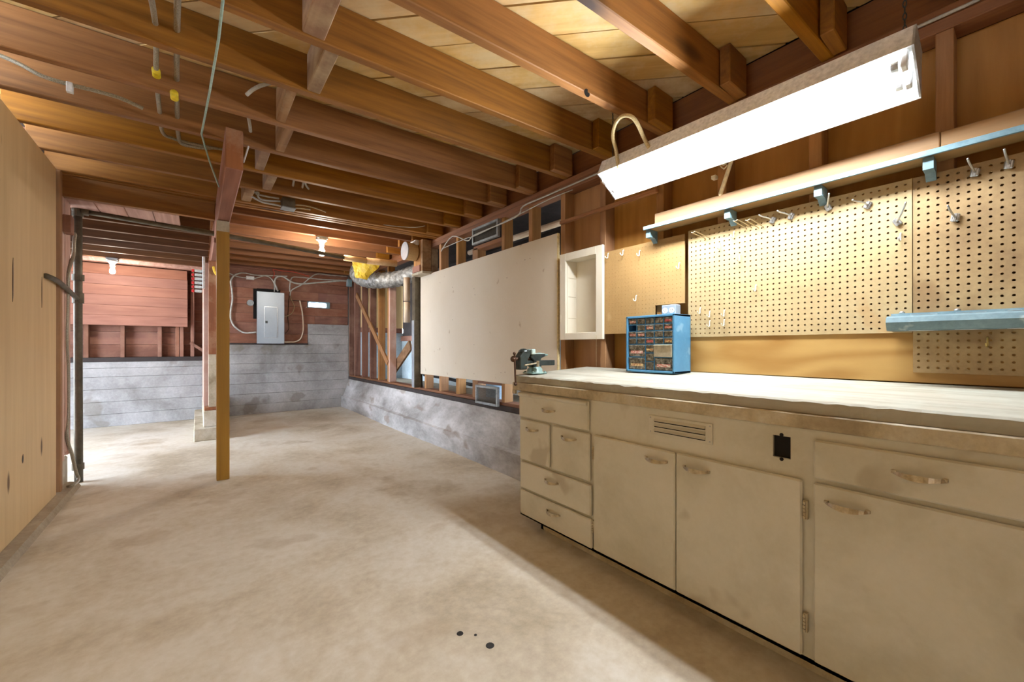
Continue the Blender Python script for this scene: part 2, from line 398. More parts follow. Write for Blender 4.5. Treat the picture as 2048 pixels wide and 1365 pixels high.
# sistered third ply under the junction box
link('joist', jm, ceil, (2.2, 4.145 + .05, JZ0 - .004), jrot)
link('joist', jm, ceil, (2.2, 4.145 + .098, JZ0 - .008), jrot)
q = at(1174, 186, Y=jy(YJ[8], 1.5) - .001)
MB().lathe([(.020, 0), (.020, .002)], (q.x, q.y - .001, q.z), 16, 'Y').build('drilled_hole', 'dark', ceil)
# bearing blocks on the camera side of each joist end
bbm = MB().box(0, .185, -.05, 0, .0, JZ1 - JZ0 - .002, .004).mesh('bearing_block', 'joist')
for y0 in YJ:
    if 0.3 < y0 < 7.5: link('bearing_block', bbm, ceil, (2.012, jy(y0, 2.1) - .001, JZ0 + .002), 0)
# staggered solid blocking
for (X, w, yk, dz) in ((.335, .085, 5, .0), (.43, .06, 5, .0), (.35, .045, 6, 0), (.40, .05, 7, 0), (.325, .055, 8, 0), (.415, .06, 9, 0), (.30, .07, 10, 0)):
    i = yk + 5
    if yk == 5 and w == .085: i = 9
    ya = jy(YJ[i - 1], X) + JW; yb = jy(YJ[i], X)
    MB().box(X, X + w, ya, yb, JZ0 + .008, JZ1 - .003, .004).build('block', 'block', ceil, (X, ya, JZ0))

# ---- left wall
wl = tag(MB().box(-.90, -.81, -2.0, 4.19, .05, .14).box(-.90, -.81, -2.0, 4.19, 2.26, 2.35).build('wall_left', 'stud', None, (-.8, 0, 0)), 'plywood clad stud wall', kind='structure')
sm = MB().box(-.018, 0, -1.218, 0, .045, 2.345, .002).mesh('plywood_sheet', 'ply')
for k in range(5): link('plywood_sheet', sm, wl, (-.785, 4.212 - 1.22 * k, 0))
for k in range(15):
    MB().box(-.90, -.805, 4.14 - .4 * k, 4.19 - .4 * k, .14, 2.26).build('stud', 'stud', wl)
tag(MB().prism([(-.95, 0), (-.718, 0), (-.735, .035), (-.78, .045), (-.95, .045)], 'Y', -2.0, 4.56).build('trim_1', 'curb', None, (-.8, 0, 0)), 'low concrete curb under the plywood wall', kind='structure')
# slits in the plywood face (dark resin pockets)
for (x, y, w, h) in ((26, 560, .018, .24), (84, 585, .012, .20), (46, 918, .03, .05)):
    p = at(x, y, X=-.784)
    b = MB(); b.prism([(-w / 2, -h * .1), (-w * .2, -h / 2), (w * .2, -h * .35), (w * .35, h * .1), (w * .1, h / 2), (-w * .3, h * .3)], 'X', -.002, .0006)
    bmesh.ops.translate(b.bm, vec=(p.x, p.y, p.z), verts=b.bm.verts[:])
    b.build('resin_streak', 'vise_rust', wl)
# framed end of the wall: jamb stud, pale jamb boards, short block
jb = tag(MB().box(-.90, -.775, 4.275, 4.325, .02, 2.36, .003).build('trim_2', 'stud', None, (-.8, 4.3, 0)), 'rough framed end of the left wall', kind='structure')
for k, (a, b_, z0) in enumerate(((4.335, 4.42, .24), (4.423, 4.53, .30), (4.533, 4.60, .26))):
    MB().box(-.82, -.782 + .004 * (k % 2), a, b_, z0, 2.2, .003).build('board', 'pink', jb)
MB().box(-.778, -.735, 4.34, 4.44, 1.93, 2.06, .003).build('block', 'stud_old', jb)
MB().box(-.92, -.80, 4.33, 4.62, .0, .24, .01).build('concrete_base', 'pier', jb)
# header over the opening, planked underneath
hd = tag(MB().box(-.86, .12, 4.37, 4.42, 2.20, 2.357, .003).build('trim_3', 'joist', None, (0, 4.4, 2.2)), 'dark wooden header beam over the opening', kind='structure')
for k in range(4):
    MB().box(-.80 + .17 * k, -.634 + .17 * k, 4.425, 4.80, 2.20, 2.222, .003).build('plank', 'pink_y', hd)

# ---- lower joists of the far-left bay
lj = MB().box(-2.65, .10, 0, .045, 0, .17, .003).mesh('joist', 'joist_shade')
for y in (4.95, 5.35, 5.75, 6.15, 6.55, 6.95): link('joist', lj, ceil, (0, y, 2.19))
MB().box(-2.65, .10, 7.38, 7.6, 2.215, 2.36, .004).build('plate_beam', 'redpanel', ceil)
MB().box(-2.65, .10, 7.30, 7.38, 2.19, 2.24, .004).build('plate_beam', 'pink_y', ceil)

# ---- back wall
YB = 7.72
wb = tag(MB().box(-2.75, 1.518, YB + .15, YB + .27, 0, 2.6).box(1.877, 2.35, YB + .15, YB + .27, 0, 2.6).box(1.518, 1.877, YB + .15, YB + .27, 0, 1.786).box(1.518, 1.877, YB + .15, YB + .27, 1.887, 2.6).build('wall_back', 'concrete', None, (0, YB, 0)), 'board-formed concrete wall with red planks above', kind='structure')
def course(x0, x1, z0, z1, mat='concrete'):
    dy = random.uniform(-.002, .002)
    MB().box(x0, x1, YB + dy, YB + .15, z0 + .0012, z1 - .0012, .003).build('concrete_course', mat, wb)
zs = [0, .17, .34, .51, .68, .80, .885]
for a, b_ in zip(zs[:-1], zs[1:]): course(-2.7, .10, a, b_)
zs = [0, .16, .33, .50, .66, .82, .975, 1.128]
for a, b_ in zip(zs[:-1], zs[1:]): course(.10, 2.2, a, b_)
course(1.524, 2.2, 1.128, 1.31); course(1.524, 2.2, 1.31, 1.492)
MB().box(.10, 1.524, YB + .0, YB + .14, 1.128, 1.15, .003).build('sill_plate', 'sill_and_shade', wb)
MB().box(-2.7, .08, YB - .01, YB + .13, .885, .945, .003).build('sill_plate', 'sill_and_shade', wb)
WX0, WX1, WZ0, WZ1 = 1.518, 1.877, 1.786, 1.887
rows = [1.15, 1.31, 1.492, 1.64, WZ0, WZ1, 2.05, 2.21, 2.36, 2.55]
for a, b_ in zip(rows[:-1], rows[1:]):
    dy = random.uniform(0, .006)
    x1 = 1.52 if b_ < 1.5 else 2.2
    segs = [(.10, x1)]
    if a == WZ0: segs = [(.10, WX0), (WX1, 2.2)]
    elif b_ > 1.6:
        c = random.uniform(.9, 1.8); segs = [(.10, c), (c, x1)]
    for (u0, u1) in segs:
        MB().box(u0 + .001, u1 - .001, YB + .04 + dy, YB + .07, a + .0015, b_ - .0015, .002).build('plank', 'redplank', wb, (u0, YB, a))
for k in range(9):                                        # far-left: dark boards behind open studs
    z = .945 + .18 * k
    MB().box(-2.7, .08, YB + .11, YB + .135, z + .0015, z + .1785, .002).build('plank', 'redplank', wb, (-1, YB, z))
for x in (-1.95, -1.55, -1.17, -.82, -.43, -.235, -.185, -.06):
    MB().box(x - .0225, x + .0225, YB + .0, YB + .10, .945, 2.22, .003).build('stud', 'stud_old', wb, (x, YB, .945))
br = MB().box(-.02, .02, YB - .012, YB + .0, -.15, .15); br.rot(R(-52), 'Y', (0, YB, 0)); bmesh.ops.translate(br.bm, vec=(.03, 0, 1.06), verts=br.bm.verts[:])
br.build('brace', 'stud_old', wb)
w1 = tag(MB().box(WX0 - .004, WX0 + .012, YB + .02, YB + .10, WZ0, WZ1).box(WX1 - .05, WX1 + .004, YB + .02, YB + .10, WZ0, WZ1)
         .box(WX0, WX1, YB + .02, YB + .10, WZ0 - .006, WZ0 + .006).box(WX0, WX1, YB + .02, YB + .10, WZ1 - .006, WZ1 + .006)
         .build('window_1', 'bluegrey', None, (WX0, YB, WZ0)), 'narrow bright slot window in the red planks', kind='structure')
MB().box(WX0 + .012, WX1 - .05, YB + .075, YB + .079, WZ0 + .006, WZ1 - .006).build('pane', 'glass', w1)

# ---- far-left side wall with the doorway the daylight comes through, and the wall behind the camera
tag(MB().box(-2.8, -2.65, 4.3, 4.75, 0, 2.6).box(-2.8, -2.65, 6.55, 7.9, 0, 2.6).box(-2.8, -2.65, 4.75, 6.55, 2.1, 2.6).box(-2.8, -.9, 4.2, 4.32, 0, 2.6)
    .build('wall_side', 'redplank', None, (-2.7, 5.5, 0)), 'plank wall with an open doorway', kind='structure')
tag(MB().box(-.9, 2.4, -2.1, -2.0, 0, 2.6)
    .build('wall_front', 'ply', None, (0, -2, 0)), 'plywood wall behind the bench end', kind='structure')
tag(MB().box(-9, 9, -9, 14, -.3, -.14).build('ground', 'dirt', None, (0, 0, -.14)), 'bare earth outside the basement', kind='structure')

# ---- right wall: foundation, sill, studs, plates, sheathing
XW = 2.2
bm_ = bmesh.new(); prof = [(2.066, 0), (2.075, .195), (2.105, .21), (2.15, .33), (2.195, .50), (2.45, .50), (2.45, 0)]
ny = 60; rings = []
for j in range(ny + 1):
    y = -2.0 + (YB + 2.0) * j / ny
    rings.append([bm_.verts.new((px_ + (.010 * math.sin(y * 2.1 + i) + random.uniform(-.004, .004) if i < 4 else 0), y, pz_ + (random.uniform(-.006, .006) if 0 < i < 4 else 0))) for i, (px_, pz_) in enumerate(prof)])
for j in range(ny):
    for i in range(len(prof)):
        bm_.faces.new((rings[j][i], rings[j][(i + 1) % len(prof)], rings[j + 1][(i + 1) % len(prof)], rings[j + 1][i]))
bm_.faces.new(rings[0]); bm_.faces.new(rings[-1][::-1]); bmesh.ops.recalc_face_normals(bm_, faces=bm_.faces[:])
mb = MB(); mb.merge(bm_)
tag(mb.build('wall_right_foundation', 'footing', None, (2.1, 3, 0)), 'stepped grey concrete footing under the stud wall', kind='structure')
wr = tag(MB().box(XW - .005, XW + .10, -2.0, YB, 2.27, 2.315, .003).box(XW - .002, XW + .10, -2.0, YB, 2.316, 2.359, .003)
         .build('wall_right', 'joist_y', None, (XW, 0, 0)), 'open stud wall with plywood sheathing behind the bench', kind='structure')
MB().box(XW + .045, XW + .09, -2.0, YB, 2.36, 2.55, .003).build('rim_board', 'joist_y', wr)
MB().box(XW - .004, XW + .12, 1.8, YB, .502, .548, .004).build('sill_plate', 'sill_and_shade', wr)
MB().box(XW + .008, XW + .12, -2.0, YB, .549, .58, .004).build('sole_plate', 'joist_y', wr)
sy = [.19, .59, 1.0, 1.365, 1.80, 2.185, 2.565, 2.95, 3.395, 3.775, 4.16, 4.54, 5.77, 6.16, 6.55, 6.95, 7.36, 7.68]
stm = MB().box(0, .10, -.024, .024, .58, 2.27, .003).mesh('stud', 'stud')
sto = MB().box(0, .10, -.024, .024, .58, 2.27, .003).mesh('stud', 'stud_old')
st_short = MB().box(0, .10, -.024, .024, .58, 2.08, .003).mesh('stud', 'stud')
for y in sy + [-.21, -.61, -1.01]:
    link('stud', sto if y > 6.4 else (st_short if 3.3 < y < 3.5 else stm), wr, (XW, y, 0))
MB().box(XW, XW + .10, 3.42, 3.47, .58, 2.08, .003).build('stud', 'stud', wr)
MB().box(XW, XW + .10, 2.975, 3.45, 2.06, 2.10, .003).build('cripple_plate', 'joist_y', wr)
MB().box(XW, XW + .10, 2.975, 3.37, .73, .775, .003).build('cripple_plate', 'joist_y', wr)
MB().box(XW, XW + .10, 5.70, 5.745, .58, 2.1, .003).build('stud', 'pink', wr)
MB().box(XW + .012, XW + .10, 4.4, 4.56, 1.96, 2.36, .003).build('stud', 'block', wr)
ybays = [-1.03, -.61, -.21, .19, .59, 1.0, 1.365, 1.80, 2.185]
for a, b_ in zip(ybays[:-1], ybays[1:]):
    MB().box(XW + .101, XW + .113, a - .0, b_ - .002, .58, 2.27).build('plywood_sheet', 'ply_wall', wr, (XW, a, 1))
# let-in diagonal brace in the open framing
def brace(y0, z0, y1, z1, x0, x1, w, mat):
    d = Vector((y1 - y0, z1 - z0)).normalized(); n = Vector((-d.y, d.x)) * w / 2
    pts = [(y0 + n.x, z0 + n.y), (y1 + n.x, z1 + n.y), (y1 - n.x, z1 - n.y), (y0 - n.x, z0 - n.y)]
    return MB().prism(pts, 'X', x0, x1)
a = at(713, 590, X=2.2); b_ = at(776, 727, X=2.2)
brace(a.y, a.z, b_.y, b_.z, 2.19, 2.212, .085, 'stud').build('diagonal_brace', 'stud', wr)
a = at(785, 745, X=2.33); b_ = at(822, 690, X=2.33)
brace(a.y, a.z, b_.y, b_.z, 2.31, 2.34, .14, 'block').build('diagonal_brace', 'block', wr)

# ---- crawl space seen through the studs, with an unseen daylight gap added
wc = tag(MB().box(3.6, 3.75, 3.3, 8.75, 0, 1.22).box(3.6, 3.75, 1.45, 3.3, 0, .5).box(3.6, 3.75, 1.45, 1.7, .5, 1.33).box(2.3, 3.75, 8.6, 8.75, 0, 1.40)
         .build('wall_crawlspace', 'farconc', None, (3.6, 5, 0)), 'pale blue grey concrete wall beyond the open studs', kind='structure')
MB().box(3.57, 3.66, 3.3, 8.6, 1.22, 1.33, .003).box(2.3, 3.6, 8.57, 8.66, 1.40, 1.5, .003).build('sill_plate', 'redplank', wc)
MB().box(2.3, 3.66, 8.62, 8.66, 1.5, 2.58).build('plywood_sheet', 'ply', wc)
MB().box(3.62, 3.66, 1.5, 8.6, 1.33, 2.58).build('shade_sheet', 'sill_and_shade', wc)  # dark sheet standing in for the shade of the upper crawl space
MB().box(2.36, 2.42, -2.1, 1.5, 0, 2.62).build('leak_blocker', 'sill_and_shade', wc)  # unseen sheet added to stop daylight leaking in over the rim board
MB().box(2.3, 3.75, 8.6, 8.66, 2.5, 2.62).box(3.6, 3.7, 1.5, 8.6, 2.5, 2.62).build('rim_closure', 'sill_and_shade', wc)
MB().box(2.36, 3.75, 1.45, 1.55, 0, 2.6).build('end_wall', 'farconc', wc)
MB().box(2.32, 3.6, 1.55, 8.6, .30, .40).build('crawl_floor', 'dirt', wc)

# ================================================================== POSTS AND GIRDER
gd = thing('girder', MB().box(.125, .212, 2.835, 4.74, 2.12, 2.35, .006), 'girder', (.17, 5.2, 2.12), 'rough sawn girder carrying the joists over the wooden posts', 'beam')
MB().box(.127, .210, 2.831, 2.836, 2.123, 2.352, .002).build('end_grain', 'post_old', gd)
thing('girder', MB().box(.125, .212, 4.96, YB, 2.12, 2.35, .006), 'girder', (.17, 6.3, 2.12), 'rough sawn girder carried by the pier post to the back wall', 'beam')
pt = thing('support_post', MB().box(.121, .208, 4.04, 4.127, .0, 2.118, .004), 'post', (.165, 4.08, 0), 'tall square yellow brown wooden post standing on the concrete floor', 'post')
MB().box(.122, .207, 4.036, 4.041, 2.03, 2.116, .001).build('paint_patch', 'pier', pt)
p2 = root('pier_post', (.14, 6.05, .35), 'reddish wooden post with pale base standing on a stepped concrete pier', 'post')
MB().box(.104, .185, 6.0, 6.085, 1.0, 2.118, .003).build('shaft', 'post_old', p2)
MB().box(.104, .185, 6.0, 6.085, .372, 1.0, .003).build('pale_base', 'pier', p2)
MB().box(.06, .24, 5.96, 6.16, .335, .372, .006).build('wood_pad', 'post_old', p2)
pr = root('stem_wall', (.1, 6.8, 0), 'stepped concrete stem wall under the pier post', 'footing')
MB().box(-.035, .30, 5.86, YB - .01, 0, .145, .008).build('lower_step', 'pier', pr)
MB().box(.052, .25, 5.94, YB - .01, .145, .335, .008).build('upper_step', 'pier', pr)
pw_ = root('stud_partition', (.1, 6.9, .34), 'row of pale pink studs standing on the stem wall behind the pier post', 'partition')
MB().box(.058, .165, 6.17, YB - .02, .336, .372, .003).build('sole_plate', 'pink', pw_)
for y0 in (6.175, 6.26, 6.55, 6.95, 7.35, 7.62):
    MB().box(.058, .158, y0, y0 + .05, .372, 2.118, .003).build('stud', 'pink', pw_)

# hanging plank panel in front of the back-left studs
pp = root('plank_panel', (-1.2, 7.6, 1.385), 'panel of six pinkish red horizontal planks hung before the back studs', 'panel')
for k in range(6):
    z = 1.385 + .138 * k
    MB().box(-2.4, -.116 - (.0 if k < 5 else .005), 7.655 + random.uniform(0, .003), 7.684, z + .001, z + .137, .002).build('plank', 'redpanel', pp, (-1.2, 7.66, z))

# ================================================================== BENCH CABINET
XF = 1.55
cb = root('base_cabinet', (1.85, .6, 0), 'long worn cream enamel steel cabinet with drawers and doors under the worktop', 'cabinet')
Y0, Y1 = -.75, 1.90
body = MB()
body.box(XF, 2.12, Y1 - .012, Y1, .07, .82).box(XF, 2.12, Y0, Y0 + .012, .07, .82).box(XF, 2.12, Y0, Y1, .07, .085).box(2.11, 2.12, Y0, Y1, .07, .82)
# face sheet with the rectangular outlet cut-out
cy0, cy1, cz0, cz1 = .483, .535, .712, .786
body.box(XF, XF + .012, cy1, Y1 - .012, .07, .82).box(XF, XF + .012, Y0, cy0, .07, .82).box(XF, XF + .012, cy0, cy1, .07, cz0).box(XF, XF + .012, cy0, cy1, cz1, .82)
body.build('body', 'cab', cb)
MB().box(XF + .013, XF + .08, cy0 - .02, cy1 + .02, cz0 - .02, cz1 + .02).build('outlet_recess', 'dark', cb)
for z in (cz0 - .004, cz1 + .004): MB().lathe([(.006, 0), (.006, .002)], (XF - .002, (cy0 + cy1) / 2, z), 10, 'X').build('screw_hole', 'dark', cb)
MB().box(1.535, 2.14, Y0, 1.962, .822, .871, .004).build('top_rail', 'cabtrim', cb)
MB().box(1.535, 1.55, 1.935, 1.962, .80, .822).build('rail_lip', 'cabtrim', cb)
MB().box(1.62, 1.64, Y0, 1.79, .0, .07).box(1.62, 2.10, 1.77, 1.79, 0, .07).build('toe_kick', 'cabtrim', cb)
def handle(y, z, par, ln=.105):
    pts = []
    b = MB()
    n = 10
    bm2 = bmesh.new(); rows_ = []
    for i in range(n + 1):
        t = i / n; yy = y - ln / 2 + ln * t; k = math.sin(math.pi * t)
        x_out = par_x - .002 - .024 * k ** .7; hw = .004 + .008 * k
        rows_.append([bm2.verts.new((x_out, yy, z + hw * .4)), bm2.verts.new((x_out - .003, yy, z - hw)), bm2.verts.new((x_out + .004, yy, z - hw - .002)), bm2.verts.new((x_out + .005, yy, z + hw * .2))])
    for i in range(n):
        for k in range(4): bm2.faces.new((rows_[i][k], rows_[i][(k + 1) % 4], rows_[i + 1][(k + 1) % 4], rows_[i + 1][k]))
    bm2.faces.new(rows_[0]); bm2.faces.new(rows_[-1][::-1]); bmesh.ops.recalc_face_normals(bm2, faces=bm2.faces[:])
    b.merge(bm2)
    for yy in (y - ln / 2 + .004, y + ln / 2 - .004): b.box(par_x - .006, par_x + .002, yy - .006, yy + .006, z - .004, z + .005, .001)
    b.build('handle', 'handle', par)
par_x = XF - .018
def front(name, ya, yb, z0, z1, hy=None, hz=None, lip=False):
    b = MB().box(XF - .018, XF - .001, ya, yb, z0, z1, .005)
    if lip: b.cyl((XF - .020, ya + .004, z1 - .012), (XF - .020, yb - .004, z1 - .012), .011, seg=12)
    o = b.build(name, 'cab', cb, (XF, (ya + yb) / 2, z0))
    if hy is not None: handle(hy, hz, o)
    return o
front('drawer', 1.345, 1.893, .668, .815, 1.633, .737, True)
front('drawer', 1.630, 1.885, .415, .655, 1.771, .609)
front('drawer', 1.338, 1.602, .415, .655, 1.478, .609)
front('drawer', 1.330, 1.880, .245, .400, 1.609, .348)
front('drawer', 1.325, 1.876, .086, .231, 1.595, .180)
d1 = front('door', .884, 1.312, .090, .654, .968, .609)
d2 = front('door', .447, .880, .090, .656, .794, .610)
front('drawer', -.34, .416, .672, .792, .180, .738)
front('door', -.34, .416, .090, .657, .333, .607)
def hinge(y, z, par):
    b = MB().box(XF - .016, XF - .0005, y - .008, y + .004, z - .03, z + .03, .001)
    for k in range(5): b.cyl((XF - .018, y, z - .028 + k * .0115), (XF - .018, y, z - .019 + k * .0115), .0045, seg=8)
    b.build('hinge', 'cabtrim', par)
for z in (.563, .201): hinge(.440, z, d2); hinge(1.318, z, d1)
vp = MB().box(XF - .005, XF - .0005, .738, 1.014, .712, .792, .003).build('vent_plate', 'cab', cb)
for k in range(3):
    z = .732 + .021 * k
    b = MB(); b.prism([(XF - .0052, z - .006), (XF - .014, z - .003), (XF - .0052, z + .006)], 'Y', .765, .985); b.build('louver', 'cab', vp)
    MB().box(XF - .0056, XF - .0050, .765, .985, z - .0095, z - .0062).build('slot', 'dark', vp)
for yy in (.748, 1.004):
    for zz in (.722, .782): MB().lathe([(.003, 0), (.003, .002)], (XF - .007, yy, zz), 8, 'X').build('screw', 'steel', vp)

# ---- worktop planks
wt = root('worktop', (1.87, .6, .872), 'thick weathered plank worktop on top of the cream steel cabinet', 'worktop')
WY0, WY1 = -.75, 1.944
def slab_z(x): return .915 + (.946 - .915) * (x - 1.55) / .65
edges = [1.545, 1.735, 1.90, 2.05, 2.198]
for i, (xa, xb) in enumerate(zip(edges[:-1], edges[1:])):
    b = bmesh.new(); n = 90; rr = []
    for j in range(n + 1):
        y = WY0 + (WY1 - WY0) * j / n
        jx = random.uniform(-.003, .003) + .003 * math.sin(y * 9) if i == 0 else 0
        jz = random.uniform(-.0025, .0015) - (.003 if random.random() < .12 else 0) if i == 0 else 0
        rr.append([b.verts.new((xa + .001 + (jx * .4), y, .872)), b.verts.new((xb - .001, y, .872)),
                   b.verts.new((xb - .001, y, slab_z(xb) + .001 * math.sin(y * 5 + i))), b.verts.new((xa + .012 + jx, y, slab_z(xa) + jz * .3)),
                   b.verts.new((xa + .003 + jx, y, slab_z(xa) - .006 + jz))])
    for j in range(n):
        for k in range(5): b.faces.new((rr[j][k], rr[j][(k + 1) % 5], rr[j + 1][(k + 1) % 5], rr[j + 1][k]))
    b.faces.new(rr[0]); b.faces.new(rr[-1][::-1]); bmesh.ops.recalc_face_normals(b, faces=b.faces[:])
    mb = MB(); mb.merge(b); mb.build('plank', 'bench', wt, (xa, .6, .872))

# ================================================================== WALL BOARDS
gy = thing('gypsum_board', MB().box(2.176, 2.196, 2.222, 4.627, .756, 1.963, .003), 'gyp', (2.19, 3.4, .756), 'large blank cream gypsum board nailed over the studs beside the bench', 'board')
MB().box(2.1755, 2.1965, 2.214, 2.2225, .757, 1.962).build('paper_edge', 'gypcore', gy)
for (x, y) in ((880, 566), (905, 575), (948, 578), (950, 590), (1014, 556), (948, 690), (876, 700), (1010, 745), (948, 748), (1002, 746), (1050, 520), (1060, 517), (905, 640)):
    p = at(x, y, X=2.175)
    MB().lathe([(.004, 0), (.002, .0015)], (2.1745, p.y, p.z), 8, 'X').build('nail', 'vise_rust', gy)
thing('backsplash_board', MB().box(2.186, 2.198, -.75, 1.55, .949, 1.16, .002), 'ply_h', (2.19, .4, .95), 'strongly grained plywood backsplash behind the worktop below the pegboards', 'board')

def pegboard(y0, y1, z0, z1, x0, x1, hr, mask=None):
    """sheet with a real hole in every inch square"""
    cell = .0254; b = bmesh.new(); ny_ = int((y1 - y0) / cell); nz_ = int((z1 - z0) / cell)
    my = ((y1 - y0) - ny_ * cell) / 2; mz = ((z1 - z0) - nz_ * cell) / 2
    ys = [y0 + my + cell * i for i in range(ny_ + 1)]; ys[0] = y0; ys[-1] = y1
    zs_ = [z0 + mz + cell * i for i in range(nz_ + 1)]; zs_[0] = z0; zs_[-1] = z1
    grid = {}
    def gv(i, j, x):
        k_ = (i, j, x)
        if k_ not in grid: grid[k_] = b.verts.new((x, ys[i], zs_[j]))
        return grid[k_]
    n = 8
    for i in range(ny_):
        for j in range(nz_):
            cy_, cz_ = y0 + my + cell * (i + .5), z0 + mz + cell * (j + .5)
            if mask and not mask(cy_, cz_): continue
            ring = [b.verts.new((x0, cy_ + hr * math.cos(math.pi * 2 * (k + .5) / n), cz_ + hr * math.sin(math.pi * 2 * (k + .5) / n))) for k in range(n)]
            inn = [b.verts.new((x1, v.co.y, v.co.z)) for v in ring]
            c4 = [gv(i + 1, j + 1, x0), gv(i, j + 1, x0), gv(i, j, x0), gv(i + 1, j, x0)]
            # ring verts 0,1 = +y+z quadrant ... pair up with the corners
            for q in range(4):
                a_, b2 = ring[2 * q], ring[2 * q + 1]; c_ = c4[q]; d_ = ring[(2 * q + 2) % n]; e_ = c4[(q + 1) % 4]
                b.faces.new((a_, b2, c_)); b.faces.new((b2, d_, e_, c_))
            for k in range(n): b.faces.new((ring[k], inn[k], inn[(k + 1) % n], ring[(k + 1) % n]))
    # rim
    for e in [e for e in b.edges if len(e.link_faces) == 1 and abs(e.verts[0].co.x - x0) < 1e-6 and abs(e.verts[1].co.x - x0) < 1e-6]:
        a_, c_ = e.verts
        b.faces.new((a_, c_, b.verts.new((x1, c_.co.y, c_.co.z)), b.verts.new((x1, a_.co.y, a_.co.z))))
    mb = MB(); mb.merge(b); return mb
thing('pegboard', pegboard(.274, 1.175, 1.142, 1.739, 2.178, 2.184, .0042), 'peg', (2.18, .7, 1.14), 'clean light tan pegboard between the brown and the stained pegboards', 'pegboard')
thing('pegboard', pegboard(-.75, .272, .988, 1.739, 2.180, 2.186, .0045), 'pegdirty', (2.18, -.2, .99), 'tall stained pegboard behind the grey metal rail', 'pegboard')
thing('pegboard', pegboard(1.197, 1.777, 1.174, 1.730, 2.180, 2.185, .0019, lambda y, z: z > 1.343 or y > 1.388), 'pegbrown', (2.18, 1.5, 1.17), 'notched brown hardboard pegboard with tiny holes beside the white wall cabinet', 'pegboard')
# ---- hooks on the pegboards
def hook_prong(p, lean, up, label):
    """flat zinc clip with a prong that rises away from the board"""
    o = root('peg_hook', (2.178, p.y, p.z), label, 'hook', 'zinc clip hooks on the pegboards')
    MB().box(2.168, 2.178, p.y - .011, p.y + .011, p.z - .014, p.z + .014, .003).box(2.164, 2.170, p.y - .004, p.y + .004, p.z - .014, p.z + .014, .001).rot(lean * .6, 'X', (2.17, p.y, p.z)).build('clip', 'steel', o)
    MB().tube([(2.166, p.y, p.z), (2.135, p.y + lean * .012, p.z + .006), (2.105, p.y + lean * .03, p.z + up * .6), (2.088, p.y + lean * .04, p.z + up)], .0032, 7).build('prong', 'steel', o)
for (x, y, ln, up, w) in ((1950, 346, .3, .03, 'zinc clip hook along the top of the stained pegboard'), (2018, 330, .2, .03, 'zinc clip hook along the top of the stained pegboard'),
                        (1911, 436, .3, .03, 'zinc clip hook set lower than the others on the stained pegboard'), (1795, 445, -.9, .05, 'sharply tilted zinc clip hook beside the seam of the two pegboards'),
                        (1736, 411, .8, .012, 'zinc clip hook beside the sharply tilted one on the light pegboard'), (1657, 416, -.6, .035, 'zinc clip hook twisted under a ledge bracket on the light pegboard'),
                        (1583, 433, .7, .015, 'zinc clip hook of the pair next to the wire loops'), (1546, 441, .7, .015, 'zinc clip hook of the pair next to the wire loops')):
    hook_prong(at(x, y, X=2.178), ln, up, w)
def hook_j(p, h, label, mat, grp):
    o = root('peg_hook', (2.178, p.y, p.z), label, 'hook', grp)
    MB().tube([(2.19, p.y, p.z + h / 2), (2.174, p.y, p.z + h / 2), (2.170, p.y, p.z), (2.168, p.y, p.z - h * .4), (2.158, p.y + .001, p.z - h / 2), (2.148, p.y + .002, p.z - h * .35), (2.146, p.y + .002, p.z - h * .1)], .0030, 7).build('wire', mat, o)
for (x, y, w) in ((1216, 512, 0), (1246, 506, 0), (1279, 507, 0), (1358, 532, 1), (1272, 597, 2)):
    hook_j(at(x, y, X=2.172), .034, ('cream J hook along the top edge of the brown hardboard pegboard', 'cream J hook on the brown pegboard beside the light pegboard', 'cream J hook alone low on the brown hardboard pegboard')[w], 'whitehook', 'cream hooks on the brown board')
for (x, y, w) in ((1439, 492, 0), (1467, 470, 0), (1479, 516, 0), (1511, 577, 1), (1400, 622, 2), (1419, 629, 2), (1448, 627, 2), (1419, 648, 2), (1448, 646, 2), (1801, 475, 3)):
    hook_j(at(x, y, X=2.170), .032, ('small cream peg hook below the wire loops on the light pegboard', 'single cream peg hook alone amid the light pegboard', 'small cream peg hook in the cluster above the blue drawer cabinet', 'small cream peg hook just below the tilted zinc hook')[w], 'whitehook', 'cream hooks on the light board')
hook_j(at(1975, 685, X=2.170), .032, 'small brassy peg hook below the grey metal rail', 'brass', 'brassy hook')
def hook_loop(x, y, label):
    p = at(x, y, X=2.178); o = root('peg_hook', (2.178, p.y, p.z), label, 'hook', 'long wire loop hooks')
    w = .011
    MB().tube([(2.188, p.y - w, p.z), (2.15, p.y - w, p.z + .004), (2.045, p.y - w, p.z + .010), (2.025, p.y - w * .8, p.z + .010), (2.02, p.y, p.z + .004), (2.025, p.y + w * .8, p.z + .010), (2.045, p.y + w, p.z + .010), (2.15, p.y + w, p.z + .004), (2.188, p.y + w, p.z)], .0022, 6).build('wire', 'wire', o)
hook_loop(1415, 478, 'long bronze wire loop hook alone at the corner of the light pegboard')
for (x, y) in ((1498, 457), (1522, 456)): hook_loop(x, y, 'long bronze wire loop hook, one of two side by side')

